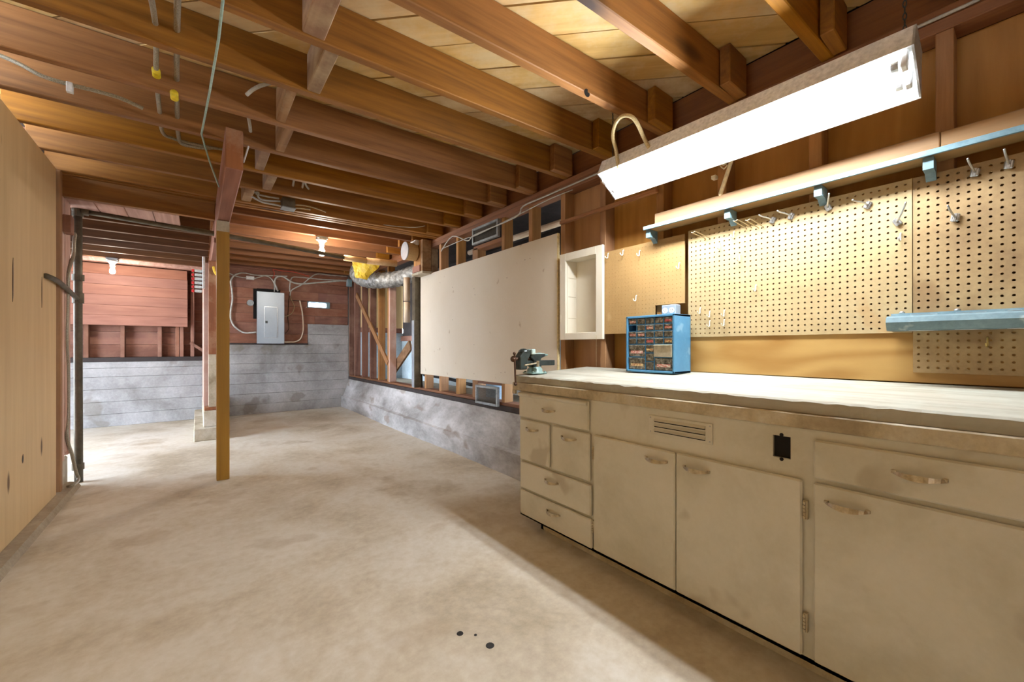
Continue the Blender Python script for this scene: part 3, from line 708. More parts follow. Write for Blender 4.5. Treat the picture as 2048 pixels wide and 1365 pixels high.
# ---- ledge rail above the pegboards
lr = root('tool_ledge', (2.15, .4, 1.77), 'long wooden ledge board with blue grey strip above the pegboards', 'shelf')
MB().box(2.158, 2.199, .198, 1.375, 1.803, 1.884, .003).build('board', 'ledge', lr, (2.18, .8, 1.84))
MB().box(2.160, 2.199, -.75, .196, 1.800, 1.880, .003).build('board', 'ledge', lr, (2.18, -.2, 1.84))
MB().box(2.091, 2.199, -.75, 1.403, 1.782, 1.799, .002).build('shelf', 'ledge', lr)
tag(MB().box(2.083, 2.0915, -.75, 1.403, 1.778, 1.800, .002).build('strip', 'bluegrey', lr), 'blue grey painted strip')
for (x, y) in ((1298, 470), (1456, 438), (1637, 390), (1857, 338)):
    p = at(x, y, X=2.11)
    MB().prism([(2.10, 1.779), (2.177, 1.779), (2.177, 1.71), (2.15, 1.735), (2.10, 1.735)], 'Y', p.y - .014, p.y + .014).build('bracket', 'bluegrey', lr)
lt = thing('lath_strip', MB().box(2.17, 2.198, 1.372, 2.192, 2.020, 2.044, .003), 'lath', (2.18, 1.8, 2.02), 'thin rough lath nailed across the studs above the white wall cabinet', 'lath')

# ---- grey metal rail on the stained pegboard
mr = root('metal_rail', (2.12, -.2, 1.14), 'grey painted slotted metal rail bolted across the stained pegboard', 'rail')
prof = [(2.178, 1.216), (2.150, 1.216), (2.148, 1.206), (2.085, 1.203), (2.060, 1.196), (2.052, 1.178), (2.068, 1.150), (2.078, 1.147), (2.178, 1.147), (2.178, 1.155), (2.085, 1.157), (2.064, 1.178), (2.070, 1.188), (2.09, 1.194), (2.178, 1.197)]
MB().prism(prof, 'Y', -.75, .330).build('channel', 'bluegrey', mr)
for k in range(9):
    y = .27 - .115 * k
    MB().prism([(2.074, y), (2.098, y - .012), (2.118, y - .052), (2.10, y - .072), (2.082, y - .05)], 'Z', 1.1455, 1.1468).build('slot', 'stainblue', mr)
    MB().prism([(2.10, y), (2.12, y - .01), (2.125, y - .06), (2.11, y - .07)], 'Z', 1.2052, 1.2066).build('slot', 'stainblue', mr)
for y in (.30, .155, -.05, -.3): MB().lathe([(.009, 0), (.009, .005), (.005, .009)], (2.163, y, 1.216), 10).build('bolt', 'steel', mr)

# ---- white recessed wall cabinet
wc_ = root('wall_cabinet', (2.2, 1.965, 1.14), 'open cream painted wall cabinet without a door between the studs', 'cabinet')
ya, yb, za, zb = 1.762, 2.168, 1.14, 1.78
MB().box(2.150, 2.172, ya, ya + .058, za, zb, .002).box(2.150, 2.172, yb - .058, yb, za, zb, .002).box(2.150, 2.172, ya + .058, yb - .058, za, za + .05, .002).box(2.150, 2.172, ya + .058, yb - .058, zb - .055, zb, .002).build('frame', 'whitepaint', wc_)
MB().box(2.172, 2.272, ya + .05, ya + .06, za + .03, zb - .04).box(2.172, 2.272, yb - .06, yb - .05, za + .03, zb - .04).box(2.172, 2.272, ya + .05, yb - .05, za + .03, za + .042).box(2.172, 2.272, ya + .05, yb - .05, zb - .052, zb - .04).build('box', 'whitepaint', wc_)
MB().box(2.268, 2.276, ya + .05, yb - .05, za + .03, zb - .04).build('back_panel', 'whitepaint', wc_)
for z in (1.30, 1.46, 1.60): MB().box(2.182, 2.262, yb - .0615, yb - .060, z, z + .004).build('shelf_mark', 'cabtrim', wc_)
for z in (1.30, 1.68): MB().box(2.1485, 2.151, yb - .014, yb - .002, z - .025, z + .025, .001).build('hinge_leaf', 'whitepaint', wc_)
MB().tube([(2.146, ya + .05, za + .03), (2.145, ya + .05, za - .1), (2.15, ya + .052, za - .19)], .0015, 5).build('bead_chain', 'wire', wc_)

# ---- outlet box
ob = root('outlet_box', (2.16, 1.3, 1.26), 'grey metal outlet box with two sockets above the blue drawer cabinet', 'outlet')
p0, p1 = at(1323, 611, X=2.13), at(1351, 630, X=2.13)
MB().box(2.13, 2.186, p1.y, p0.y, p1.z - .03, p0.z, .004).build('box', 'panelgrey', ob)
yc = (p0.y + p1.y) / 2
for s_ in (-1, 1):
    so = MB().lathe([(.0165, 0), (.0165, .003)], (2.127, yc + s_ * .021, p0.z - .033), 14, 'X').build('socket', 'whitehook', ob)
    for dy, dz, h in ((-.005, .003, .007), (.005, .003, .007), (0, -.007, .004)):
        MB().box(2.1262, 2.1272, yc + s_ * .021 + dy - .001, yc + s_ * .021 + dy + .001, p0.z - .033 + dz - h / 2, p0.z - .033 + dz + h / 2).build('slot', 'dark', so)

# ================================================================== BLUE DRAWER CABINET
bc = root('drawer_cabinet', (2.08, 1.3, .944), 'blue metal small-parts drawer cabinet standing on the worktop', 'cabinet')
bx0, bx1, by0, by1, bz0, bz1 = 1.985, 2.15, 1.147, 1.452, .944, 1.264
t_ = .012
MB().box(bx0, bx1, by0, by0 + t_, bz0, bz1, .002).box(bx0, bx1, by1 - t_, by1, bz0, bz1, .002).box(bx0, bx1, by0, by1, bz0, bz0 + t_, .002).box(bx0, bx1, by0, by1, bz1 - t_, bz1, .002).box(bx1 - .004, bx1, by0, by1, bz0, bz1).build('case', 'blueplastic', bc)
gx = bx0 + .006
iy0, iy1 = by0 + t_, by1 - t_; cw = (iy1 - iy0) / 5
iz1 = bz1 - t_; rh = .0375; lh0 = bz0 + t_
lowtop = iz1 - 4 * rh; lowh = (lowtop - lh0)
lat = MB()
for k in range(1, 5): lat.box(gx, bx1 - .01, iy0, iy1, iz1 - k * rh - .0012, iz1 - k * rh + .0012)
for k in range(1, 5): lat.box(gx, bx1 - .01, iy0 + k * cw - .001, iy0 + k * cw + .001, lowtop, iz1)
for yy in (iy0 + 2 * cw, iy0 + 3 * cw): lat.box(gx, bx1 - .01, yy - .001, yy + .001, lh0, lowtop)
lat.box(gx, bx1 - .01, iy0, iy0 + 2 * cw, lh0 + lowh / 2 - .001, lh0 + lowh / 2 + .001).box(gx, bx1 - .01, iy0 + 3 * cw, iy1, lh0 + lowh / 2 - .001, lh0 + lowh / 2 + .001)
for k in (1, 2): lat.box(gx, bx1 - .01, iy0 + 2 * cw, iy0 + 3 * cw, lh0 + lowh * k / 3 - .001, lh0 + lowh * k / 3 + .001)
lat.build('dividers', 'blueplastic', bc)
def pdrawer(ya, yb, za, zb, lab=None, mat='clearfull', out=0):
    g_ = .003; x = gx + .003 - out
    d = MB().box(x, x + .13, ya + g_, yb - g_, za + g_, zb - g_, .002).box(x - .006, x, ya + g_, yb - g_, zb - g_ - .006, zb - g_ - .002, .001).build('drawer', mat, bc, (x, ya, za))
    if lab:
        w = (yb - ya); h = (zb - za)
        MB().box(x - .0012, x - .0002, ya + w * .14, yb - w * .14, za + h * .28, za + h * (.62 if h < .045 else .5)).build('label', lab, d)
L = {(0, 4): 'lab_white', (0, 0): 'lab_red', (1, 3): None, (1, 2): 'lab_white', (1, 0): 'lab_white', (2, 3): 'lab_white', (2, 4): 'lab_white', (3, 2): 'lab_red', (3, 0): 'lab_yellow', (3, 1): None}
for r_ in range(4):
    for c_ in range(5):
        ya, yb = iy0 + c_ * cw, iy0 + (c_ + 1) * cw; zb_ = iz1 - r_ * rh; za_ = zb_ - rh
        if (r_, c_) == (1, 4):
            MB().box(gx + .10, gx + .104, ya, yb, za_, zb_).build('empty_slot', 'bluedark', bc); continue
        pdrawer(ya, yb, za_, zb_, L.get((r_, c_)))
for k in range(2):
    pdrawer(iy0 + 3 * cw, iy1, lh0 + lowh * k / 2, lh0 + lowh * (k + 1) / 2, 'lab_yellow' if k == 0 else 'lab_white')
    pdrawer(iy0, iy0 + 2 * cw, lh0 + lowh * k / 2, lh0 + lowh * (k + 1) / 2, 'lab_white' if k == 0 else None, 'clearfull' if k == 0 else 'milky', 0 if k == 0 else .012)
for k in range(3):
    pdrawer(iy0 + 2 * cw, iy0 + 3 * cw, lh0 + lowh * k / 3, lh0 + lowh * (k + 1) / 3, 'lab_yellow' if k == 2 else None)

# ================================================================== VISE
vz = .9235
vs = root('bench_vise', (1.63, 1.865, vz), 'small dark green bench vise bolted to the worktop corner beside the gypsum board', 'vise')
vy = 1.865
MB().lathe([(.060, 0), (.060, .008), (.048, .012), (.046, .030), (.036, .036), (.036, .044)], (1.635, vy, vz), 20).build('swivel_base', 'vise_green', vs)
for a_ in (0.6, 2.2, 3.8, 5.4):
    MB().box(1.635 + .058 * math.cos(a_) - .014, 1.635 + .058 * math.cos(a_) + .014, vy + .058 * math.sin(a_) - .014, vy + .058 * math.sin(a_) + .014, vz, vz + .009, .003).lathe([(.007, .009), (.007, .016)], (1.635 + .062 * math.cos(a_), vy + .062 * math.sin(a_), vz), 6).build('mounting_lug', 'vise_green', vs)
b = MB(); b.prism([(1.600, vz + .042), (1.672, vz + .042), (1.660, vz + .075), (1.668, vz + .095), (1.700, vz + .105), (1.700, vz + .122), (1.590, vz + .122), (1.582, vz + .10), (1.606, vz + .08)], 'Y', vy - .027, vy + .027, .004)
b.build('body', 'vise_dark', vs)
MB().tube([(1.668, vy, vz + .110), (1.70, vy, vz + .112), (1.742, vy, vz + .114)], .018, 10, 2, lambda t: .020 - .016 * t).build('anvil_horn', 'vise_green', vs)
MB().box(1.60, 1.700, vy - .022, vy + .022, vz + .118, vz + .1245, .002).build('anvil_plate', 'vise_jaw', vs)
MB().box(1.582, 1.612, vy - .036, vy + .036, vz + .118, vz + .150, .004).build('fixed_jaw', 'vise_jaw', vs)
MB().box(1.50, 1.790, vy - .018, vy + .018, vz + .048, vz + .080, .003).build('slide_bar', 'vise_dark', vs)
b = MB(); b.prism([(1.498, vz + .028), (1.552, vz + .028), (1.556, vz + .085), (1.578, vz + .112), (1.578, vz + .146), (1.535, vz + .150), (1.512, vz + .120), (1.498, vz + .105)], 'Y', vy - .028, vy + .028, .005)
b.ball((1.545, vy, vz + .136), .026, 12, (1.2, 1.3, .7)); b.build('moving_jaw', 'vise_dark', vs)
MB().cyl((1.46, vy, vz + .092), (1.60, vy, vz + .092), .010).ball((1.468, vy, vz + .092), .019, 12).build('screw', 'vise_rust', vs)
MB().cyl((1.466, vy - .012, vz + .125), (1.474, vy - .012, vz - .055), .0055, seg=8).ball((1.466, vy - .012, vz + .125), .010, 8).ball((1.474, vy - .012, vz - .055), .011, 8).build('handle_bar', 'vise_rust', vs)
MB().cyl((1.505, vy - .06, vz + .056), (1.60, vy - .055, vz + .066), .005, seg=8).cyl((1.61, vy - .055, vz + .045), (1.61, vy - .055, vz + .08), .011, seg=10).build('lock_handle', 'handle', vs)

# ================================================================== FLUORESCENT FIXTURE
fx = root('shop_light', (1.88, .88, 2.03), 'bright twin tube fluorescent shop light hung on chains over the worktop', 'light')
FY0, FY1, FXc, TILT = .225, 1.515, 1.88, R(18)
def fz(y): return 2.035 + .022 * (y - .225) / 1.29
slope = math.atan(.022 / 1.29)
def fixpart(b, name, mat, par=fx):
    b.rot(TILT, 'Y', (FXc, 0, 2.035)); b.rot(slope, 'X', (FXc, FY0, 2.035)); return b.build(name, mat, par)
out = [(-.078, -.004), (-.066, .088), (.060, .088), (.072, .026), (.112, -.058)]
inn = [(.108, -.059), (.068, .020), (-.060, .012), (-.074, -.005)]
fixpart(MB().prism([(FXc + x, 2.035 + z) for x, z in out + inn], 'Y', FY0, FY1), 'reflector', 'fixwhite')
fixpart(MB().prism([(FXc + x, 2.035 + z) for x, z in out], 'Y', FY1 - .004, FY1 + .002), 'end_plate', 'fixgrey')
fixpart(MB().prism([(FXc + x, 2.035 + z) for x, z in out], 'Y', FY0 - .002, FY0 + .004), 'end_plate', 'fixgrey')
for s_ in (-1, 1):
    fixpart(MB().cyl((FXc + s_ * .042, FY0 + .055, 2.001), (FXc + s_ * .042, FY1 - .035, 2.001), .019, seg=16), 'tube', 'tube')
    for y in (FY0 + .025, FY1 - .03):
        fixpart(MB().box(FXc + s_ * .042 - .014, FXc + s_ * .042 + .014, y - .011, y + .006, 1.980, 2.050, .003), 'lamp_holder', 'plasticwhite')
    fixpart(MB().cyl((FXc + s_ * .042, FY0 + .036, 2.001), (FXc + s_ * .042, FY0 + .056, 2.001), .0185, seg=14), 'tube_cap', 'steel')
def chain(x, y, z0, z1, name, lab):
    o = root(name, (x, y, z0), lab, 'chain', 'shop light chains'); n = int((z1 - z0) / .021)
    lk = MB().tube([(.0045 * math.cos(a_), 0, .0125 * math.sin(a_)) for a_ in [2 * math.pi * i / 10 for i in range(11)]], .0016, 5, 1).mesh('chain_link', 'vise_dark')
    for k in range(n + 1):
        q = link('link', lk, o, (x, y, z0 + (z1 - z0) * k / n)); q.rotation_euler.z = 0 if k % 2 else R(90)
chain(1.885, 1.47, 2.14, 2.545, 'hanging_chain', 'thin steel chain hanging the shop light beside the flexible conduit loop')
chain(1.885, .255, 2.12, 2.545, 'hanging_chain', 'thin steel chain hanging the shop light above its lamp holder end')

# ================================================================== LAMPS ON THE JOISTS
def bulb(p, ztop, lab, grp, sc=1.0):
    o = root('bulb_lamp', (p.x, p.y, ztop), lab, 'lamp', grp)
    MB().box(p.x - .055, p.x + .055, p.y - .05, p.y + .05, ztop - .03, ztop, .004).build('junction_box', 'galv', o)
    MB().lathe([(.055, 0), (.058, -.012), (.04, -.022), (.026, -.05), (.026, -.075)][::-1], (p.x, p.y, ztop - .03), 18).build('lamp_holder', 'porcelain', o)
    MB().lathe([(.004, -.115 * sc), (.024 * sc, -.108 * sc), (.034 * sc, -.085 * sc), (.033 * sc, -.065 * sc), (.022, -.03), (.014, -.005), (.013, .012)], (p.x, p.y, ztop - .105), 18).build('bulb', 'bulb', o)
bulb(Vector((1.13, 5.012, 0)), 2.358, 'lit bulb in a porcelain holder under the joists near the electrical panel', 'bare bulbs')
p = at(232, 497, Z=2.21); bulb(Vector((-.83, 6.972, 0)), 2.189, 'lit bulb in a porcelain holder in front of the hanging plank panel', 'bare bulbs', .8)

# ================================================================== PIPES
hp = root('steel_pipe', (-.76, 4.70, 0), 'old dark steel pipe rising from the floor and turning along the joists', 'pipe')
pl = [(-.752, 4.69, .0), (-.757, 4.70, 1.0), (-.76, 4.71, 2.17)]
MB().tube(pl, .026, 12, 2).build('riser', 'pipe', hp)
MB().ball((-.76, 4.71, 2.19), .036, 14).cyl((-.76, 4.71, 2.14), (-.76, 4.71, 2.18), .034).cyl((-.74, 4.71, 2.19), (-.70, 4.715, 2.19), .034).build('elbow', 'pipe', hp)
MB().tube([(-.74, 4.71, 2.19), (.17, 4.85, 2.185), (.9, 4.92, 2.165), (1.38, 4.95, 2.14)], .024, 12, 2).build('run', 'pipe', hp)
for z in (.10, 1.62): MB().cyl((-.757, 4.70, z), (-.757, 4.70, z + .05), .036).build('coupling', 'pipe', hp)
a = at(92, 552, X=-.775)
MB().tube([(a.x, a.y, a.z), (-.762, a.y + .25, a.z - .01), (-.76, 4.68, 1.475)], .017, 10, 3).cyl((-.757, 4.70, 1.44), (-.757, 4.70, 1.52), .034).build('branch', 'pipe', hp)
tw = root('pipe_wrap', (1.8, 4.95, 2.12), 'tan paper wrapped pipe under the joists above the silver duct', 'pipe')
MB().tube([(1.36, 4.95, 2.140), (1.62, 4.94, 2.135)], .034, 12, 1).build('wrap', 'tanwrap', tw)
MB().tube([(1.62, 4.94, 2.137), (1.98, 4.90, 2.14)], .040, 12, 1).build('wrap', 'tanwrap', tw)

# flue beside the gypsum board
fl = root('steel_flue', (2.17, 4.83, .58), 'dark rectangular steel flue with cream wrapped pipe beside the gypsum board', 'flue')
MB().box(2.11, 2.20, 4.66, 4.74, .585, 1.42, .004).build('lower_flue', 'ductmetal', fl)
MB().box(2.115, 2.195, 4.655, 4.742, 1.42, 1.96, .004).build('upper_flue', 'pipe', fl)
MB().box(2.108, 2.202, 4.653, 4.661, .585, 1.42).build('side_panel', 'pipe', fl)
MB().tube([(2.10, 4.86, 1.40), (2.10, 4.86, 1.66)], .042, 12, 1).build('wrapped_pipe', 'pinkwrap', fl)
MB().tube([(2.10, 4.86, 1.675), (2.10, 4.86, 1.97)], .042, 12, 1).build('wrapped_pipe', 'pinkwrap', fl)
MB().tube([(2.215, 4.67, .50 + .09), (2.215, 4.67, 1.4)], .010, 8, 1).build('thin_pipe', 'black', fl)

# duct collar and cased block at the top of the flue
dc = root('duct_collar', (2.05, 4.50, 2.24), 'short round tan duct collar with open metal end under the joists', 'duct')
n_ = 22; b = bmesh.new(); ri = []
for (x, r_) in ((1.93, .105), (2.06, .105), (2.06, .09), (1.935, .098)):
    ri.append([b.verts.new((x, 4.53 + r_ * math.cos(6.2832 * k / n_), 2.225 + r_ * math.sin(6.2832 * k / n_))) for k in range(n_)])
for i in range(3):
    for k in range(n_): b.faces.new((ri[i][k], ri[i][(k + 1) % n_], ri[i + 1][(k + 1) % n_], ri[i + 1][k]))
for k in range(n_): b.faces.new((ri[3][k], ri[3][(k + 1) % n_], ri[0][(k + 1) % n_], ri[0][k]))
bmesh.ops.recalc_face_normals(b, faces=b.faces[:]); mb = MB(); mb.merge(b); mb.build('sleeve', 'cardboard', dc)
MB().lathe([(.098, 0), (.098, .006)], (1.95, 4.53, 2.225), 22, 'X').build('end_disc', 'ductmetal', dc)
MB().lathe([(.107, 0), (.107, .012)], (1.926, 4.53, 2.225), 22, 'X').build('rim', 'ductmetal', dc)
bk = root('cased_block', (2.14, 4.42, 1.95), 'boxed wooden case behind the round duct collar', 'box')
MB().box(2.075, 2.19, 4.36, 4.405, 1.98, 2.355, .003).build('side_board', 'block', bk)
MB().box(2.075, 2.18, 4.405, 4.60, 1.98, 2.355, .003).build('back_board', 'stud', bk)
MB().box(2.06, 2.195, 4.33, 4.62, 1.95, 1.98, .003).build('base_board', 'pier', bk)
MB().box(2.062, 2.075, 4.41, 4.61, 1.985, 2.06, .003).build('lip_board', 'redpanel', bk)
MB().box(2.03, 2.074, 4.45, 4.6, 2.30, 2.358, .003).build('white_cleat', 'plasticwhite', bk)

# flexible silver duct with torn yellow insulation
fd = root('flexible_duct', (2.0, 5.6, 2.0), 'sagging silver foil flexible duct with torn yellow insulation', 'duct')
pd = [at(718, 538, Y=6.2), at(716, 550, Y=6.12), at(733, 560, Y=5.95), at(765, 561, Y=5.7), at(800, 557, Y=5.5), at(828, 547, Y=5.3), at(850, 540, Y=5.1)]
MB().tube(pd, .1, 16, 10, lambda t: .112 + .007 * math.sin(t * 260)).build('foil_sleeve', 'foil', fd)
a, b_, c_ = at(702, 517, Y=5.7), at(764, 528, Y=5.5), at(722, 558, Y=5.6)
bmx = bmesh.new(); g1 = []
for i in range(9):
    row = []
    for j in range(9):
        u = i / 8; v = j / 8
        q = a.lerp(b_, u).lerp(c_ + (u - .5) * (b_ - a) * .35, v)
        row.append(bmx.verts.new(q + Vector((-.06, -.05, 0)) * math.sin(math.pi * u) * (1 - .2 * v) + Vector((random.uniform(-.008, .008), random.uniform(-.008, .008), random.uniform(-.008, .008)))))
    g1.append(row)
for i in range(8):
    for j in range(8): bmx.faces.new((g1[i][j], g1[i + 1][j], g1[i + 1][j + 1], g1[i][j + 1]))
r_ = bmesh.ops.solidify(bmx, geom=bmx.faces[:], thickness=.03)
mb = MB(); mb.merge(bmx); mb.build('torn_insulation', 'yellow', fd)

# vents in the stud wall
def vent(y0, y1, z0, z1, lab):
    o = root('vent_screen', (2.19, (y0 + y1) / 2, z0), lab, 'vent')
    x0, x1, w = 2.165, 2.195, .022
    MB().box(x0, x1, y0, y0 + w, z0, z1, .003).box(x0, x1, y1 - w, y1, z0, z1, .003).box(x0, x1, y0 + w, y1 - w, z0, z0 + w, .003).box(x0, x1, y0 + w, y1 - w, z1 - w, z1, .003).build('frame', 'galv', o)
    ms = MB(); n = 44
    for k in range(n + 1):
        yy = y0 + w + (y1 - y0 - 2 * w) * k / n; ms.box(2.178, 2.1795, yy - .0019, yy + .0019, z0 + w, z1 - w)
    for k in range(19):
        zz = z0 + w + (z1 - z0 - 2 * w) * k / 18; ms.box(2.178, 2.1795, y0 + w, y1 - w, zz - .0017, zz + .0017)
    tag(ms.build('mesh_screen', 'mesh', o), kind='stuff')
vent(2.985, 3.425, 2.105, 2.268, 'galvanised vent screen under the top plate above the gypsum board')
vent(2.994, 3.365, .535, .715, 'galvanised vent screen standing on the sill below the gypsum board')

# things in the crawl space behind the lower gap
thing('plastic_pail', MB().lathe([(.10, 0), (.115, .30), (.12, .30), (.12, .315), (.105, .315)], (2.55, 3.62, .401), 18), 'blueplast', (2.55, 3.62, .4), 'pale blue plastic pail behind the studs below the gypsum board', 'pail')
thing('black_pipe', MB().tube([(2.50, 5.2, .70), (2.48, 4.5, .69), (2.46, 3.95, .66), (2.46, 3.90, .66)], .02, 10, 3), 'black', (2.48, 4.5, .69), 'black pipe crossing behind the studs below the gypsum board', 'pipe')
thing('pale_pipe', MB().cyl((2.62, 4.2, 2.24), (2.62, 1.7, 2.22), .03, seg=12), 'pinkwrap', (2.62, 3, 2.23), 'pale pipe in the dark space above the gypsum board', 'pipe')
thing('foil_duct', MB().tube([(2.75, 4.6, 1.95), (2.7, 4.2, 2.0), (2.72, 3.8, 1.98), (2.8, 3.4, 2.03)], .12, 14, 6, lambda t: .12 + .008 * math.sin(t * 90)), 'foil', (2.72, 4, 2), 'silver foil duct in the dark space above the gypsum board', 'duct')

# ================================================================== ELECTRICAL PANEL AND WIRING ON THE BACK WALL
ep = root('breaker_panel', (.945, 7.66, 1.145), 'grey steel breaker panel with a narrow door on the back wall', 'panel')
MB().box(.765, 1.125, 7.625, 7.757, 1.155, 1.978, .003).build('box', 'panelgrey', ep)
MB().box(.750, 1.140, 7.610, 7.625, 1.145, 1.988, .004).build('cover', 'panelgrey', ep)
dr = MB().box(.855, 1.032, 7.600, 7.611, 1.242, 1.741, .004).build('door', 'panelgrey', ep)
MB().box(.850, .856, 7.604, 7.611, 1.236, 1.747).box(1.031, 1.037, 7.604, 7.611, 1.236, 1.747).box(.85, 1.037, 7.604, 7.611, 1.741, 1.748).box(.85, 1.037, 7.604, 7.611, 1.235, 1.242).build('door_frame', 'steel', ep)
MB().box(.866, .898, 7.594, 7.601, 1.475, 1.512, .002).box(.878, .890, 7.590, 7.595, 1.482, 1.504, .001).build('latch', 'vise_dark', dr)
for x in (.775, 1.118):
    for z in (1.165, 1.55, 1.968): MB().lathe([(.006, 0), (.004, .003)], (x, 7.609, z), 8, 'Y').build('screw', 'steel', ep)
MB().box(.715, .765, 7.755, 7.76, 1.55, 2.04).box(.765, 1.1, 7.755, 7.76, 1.98, 2.05).build('wall_cutout', 'dark', ep)
def wall_cable(name, pts, r, mat, lab, Y=7.735, grp='cables around the breaker panel'):
    P_ = [at(x, y, Y=Y) for x, y in pts]
    return thing(name, MB().tube(P_, r, 7, 5), mat, P_[0], lab, 'cable', grp)
Zq = lambda pts: [(450 + x * .12456, 530 + y * .12456) for x, y in pts]
gl = 'grey electrical cable %s the breaker panel'
wall_cable('electrical_cable', Zq([(250, 130), (150, 170), (95, 260), (110, 400), (120, 560), (95, 720), (90, 850), (130, 960), (210, 1040), (310, 1090), (420, 1090), (500, 1080)]), .013, 'cablegrey', 'grey electrical cable looping down the planks to the lower side of the breaker panel')
wall_cable('electrical_cable', Zq([(250, 130), (340, 135), (480, 165), (700, 170), (900, 180), (1000, 185)]), .010, 'cablegrey', 'grey electrical cable running level under the joists above the breaker panel')
wall_cable('electrical_cable', Zq([(470, 220), (540, 200), (640, 178), (720, 205), (775, 270), (795, 350), (792, 430)]), .009, 'cablegrey', 'thin grey cable from the white box curving into the breaker panel top')
wall_cable('electrical_cable', Zq([(850, 425), (825, 360), (798, 290), (810, 225), (860, 190), (930, 190), (1000, 230), (1080, 280), (1200, 305), (1330, 300), (1500, 285), (1700, 270), (1850, 258), (1950, 260)]), .014, 'cablegrey', 'thick grey cable arching from the breaker panel top towards the studs')
wall_cable('electrical_cable', Zq([(1040, 430), (1042, 330), (1055, 250), (1090, 200), (1200, 200), (1400, 220), (1650, 240), (1950, 250)]), .009, 'cablegrey', 'thin grey cable hanging beside the breaker panel from the joists')
wall_cable('electrical_cable', Zq([(1045, 500), (1060, 420), (1120, 375), (1230, 320), (1330, 240), (1430, 165), (1520, 145), (1700, 165), (1975, 185)]), .010, 'cablegrey', 'grey cable rising diagonally from the breaker panel to the joists')
wall_cable('electrical_cable', Zq([(1045, 430), (1060, 540), (1105, 640), (1110, 690), (1085, 760), (1020, 815), (950, 830)]), .007, 'wire', 'thin brown cable entering the right side of the breaker panel')
wall_cable('electrical_cable', Zq([(1045, 430), (1025, 560), (1018, 700), (1010, 850), (1022, 960), (1020, 1040), (960, 1110)]), .006, 'vise_rust', 'thin dark cable hanging beside the breaker panel')
wall_cable('electrical_cable', Zq([(1200, 575), (1215, 650), (1235, 730), (1250, 850), (1255, 960), (1250, 1080), (1210, 1190), (1130, 1235), (1030, 1240), (950, 1240)]), .011, 'pinkwrap', 'pale cable curving down the planks below the slot window to the breaker panel')
wall_cable('electrical_cable', [(459, 547), (470, 552), (482, 555), (494, 556)], .008, 'cablegrey', 'thin grey cable from the post to the white box')
wall_cable('electrical_cable', Zq([(1050, 570), (1200, 580), (1300, 582)]), .004, 'black', 'thin black cable running level to the slot window')
wall_cable('electrical_cable', Zq([(765, 215), (790, 160), (790, 120), (775, 75), (900, 95), (1100, 115), (1350, 185)]), .006, 'redwire', 'red wire hanging under the joists above the breaker panel', 7.70)
p = at(500.5, 556, Y=7.73)
jx = root('junction_box', (p.x, 7.73, p.z), 'small white junction box on the planks above the breaker panel', 'box')
MB().box(p.x - .055, p.x + .055, 7.70, 7.76, p.z - .028, p.z + .024, .004).build('box', 'plasticwhite', jx)
MB().box(p.x - .05, p.x + .05, 7.697, 7.701, p.z - .024, p.z + .02, .002).build('cover', 'plasticwhite', jx)
p = at(501, 606, Y=7.73)
kc = root('round_box_cover', (p.x, 7.73, p.z), 'round galvanised box cover on the planks beside the breaker panel', 'cover')
MB().lathe([(.05, 0), (.05, .03), (.044, .034)][::1], (p.x, 7.76, p.z), 18, 'Y').build('box', 'galv', kc)
MB().lathe([(.046, 0), (.046, .006)], (p.x, 7.722, p.z), 18, 'Y').build('lid', 'galv', kc)
p = at(699, 566, X=2.16)
mb_ = root('meter_box', (2.16, p.y, p.z), 'small grey box with cables at the corner stud', 'box')
MB().box(2.12, 2.19, p.y - .05, p.y + .05, p.z - .07, p.z + .06, .004).build('box', 'bluegrey', mb_)
MB().box(2.113, 2.121, p.y - .04, p.y + .04, p.z - .055, p.z + .045, .002).build('cover', 'galv', mb_)

# ================================================================== CEILING CABLES
def A_(x, y): return (x * .2931, y * .2931)
def cab(name, pts, r, mat, lab, cat='cable', grp='armoured cables through the joists', sm=4):
    return thing(name, MB().tube(pts, r, 8, sm), mat, pts[0], lab, cat, grp)
def jface(k, X): return jy(YJ[k + 5], X)          # near face of joist k
# two cables drilled through the joists one after another
def through(holes, r, mat, lab):
    pts = []
    for (zx, zy, k) in holes:
        x, y = A_(zx, zy); q = at(x, y, Y=jface(k, -.1)); pts.append(q)
    return pts
hA = through([(1000, -40, 4), (1060, 160, 5), (1066, 510, 6), (1090, 768, 7)], .011, 'armor', '')
hA[0].y -= .25
cab('armoured_cable', hA + [at(*A_(1110, 905), Y=3.34), at(*A_(1180, 945), Y=3.41), at(*A_(1300, 980), Y=3.43), at(*A_(1540, 1025), Y=3.44), at(*A_(1700, 1040), Y=3.45), at(600, 340, Y=3.47)], .010, 'armor', 'armoured cable with yellow tape passing through the joists', sm=5)
hB = through([(1240, -40, 4), (1208, 208, 5), (1206, 545, 6), (1210, 800, 7)], .012, 'armor', '')
hB[0].y -= .25
cab('armoured_cable', hB + [at(*A_(1218, 930), Y=3.35), at(*A_(1250, 985), Y=3.43), at(*A_(1400, 1015), Y=3.44), at(*A_(1560, 1035), Y=3.44), at(620, 352, Y=3.47)], .011, 'armor', 'thicker armoured cable beside the taped one through the joists', sm=5)
for (zx, zy, k) in ((1067, 500, 6), (1190, 655, 6)):
    x, y = A_(zx, zy); q = at(x, y, Y=jface(k, -.1) - .02)
    thing('cable_tape', MB().tube([q + Vector((0, -.03, .0)), q, q + Vector((0, .02, -.004))], .017, 10, 2), 'yellowtape', q, 'yellow tape wound round the armoured cable at the joists', 'tape', 'yellow cable tapes')
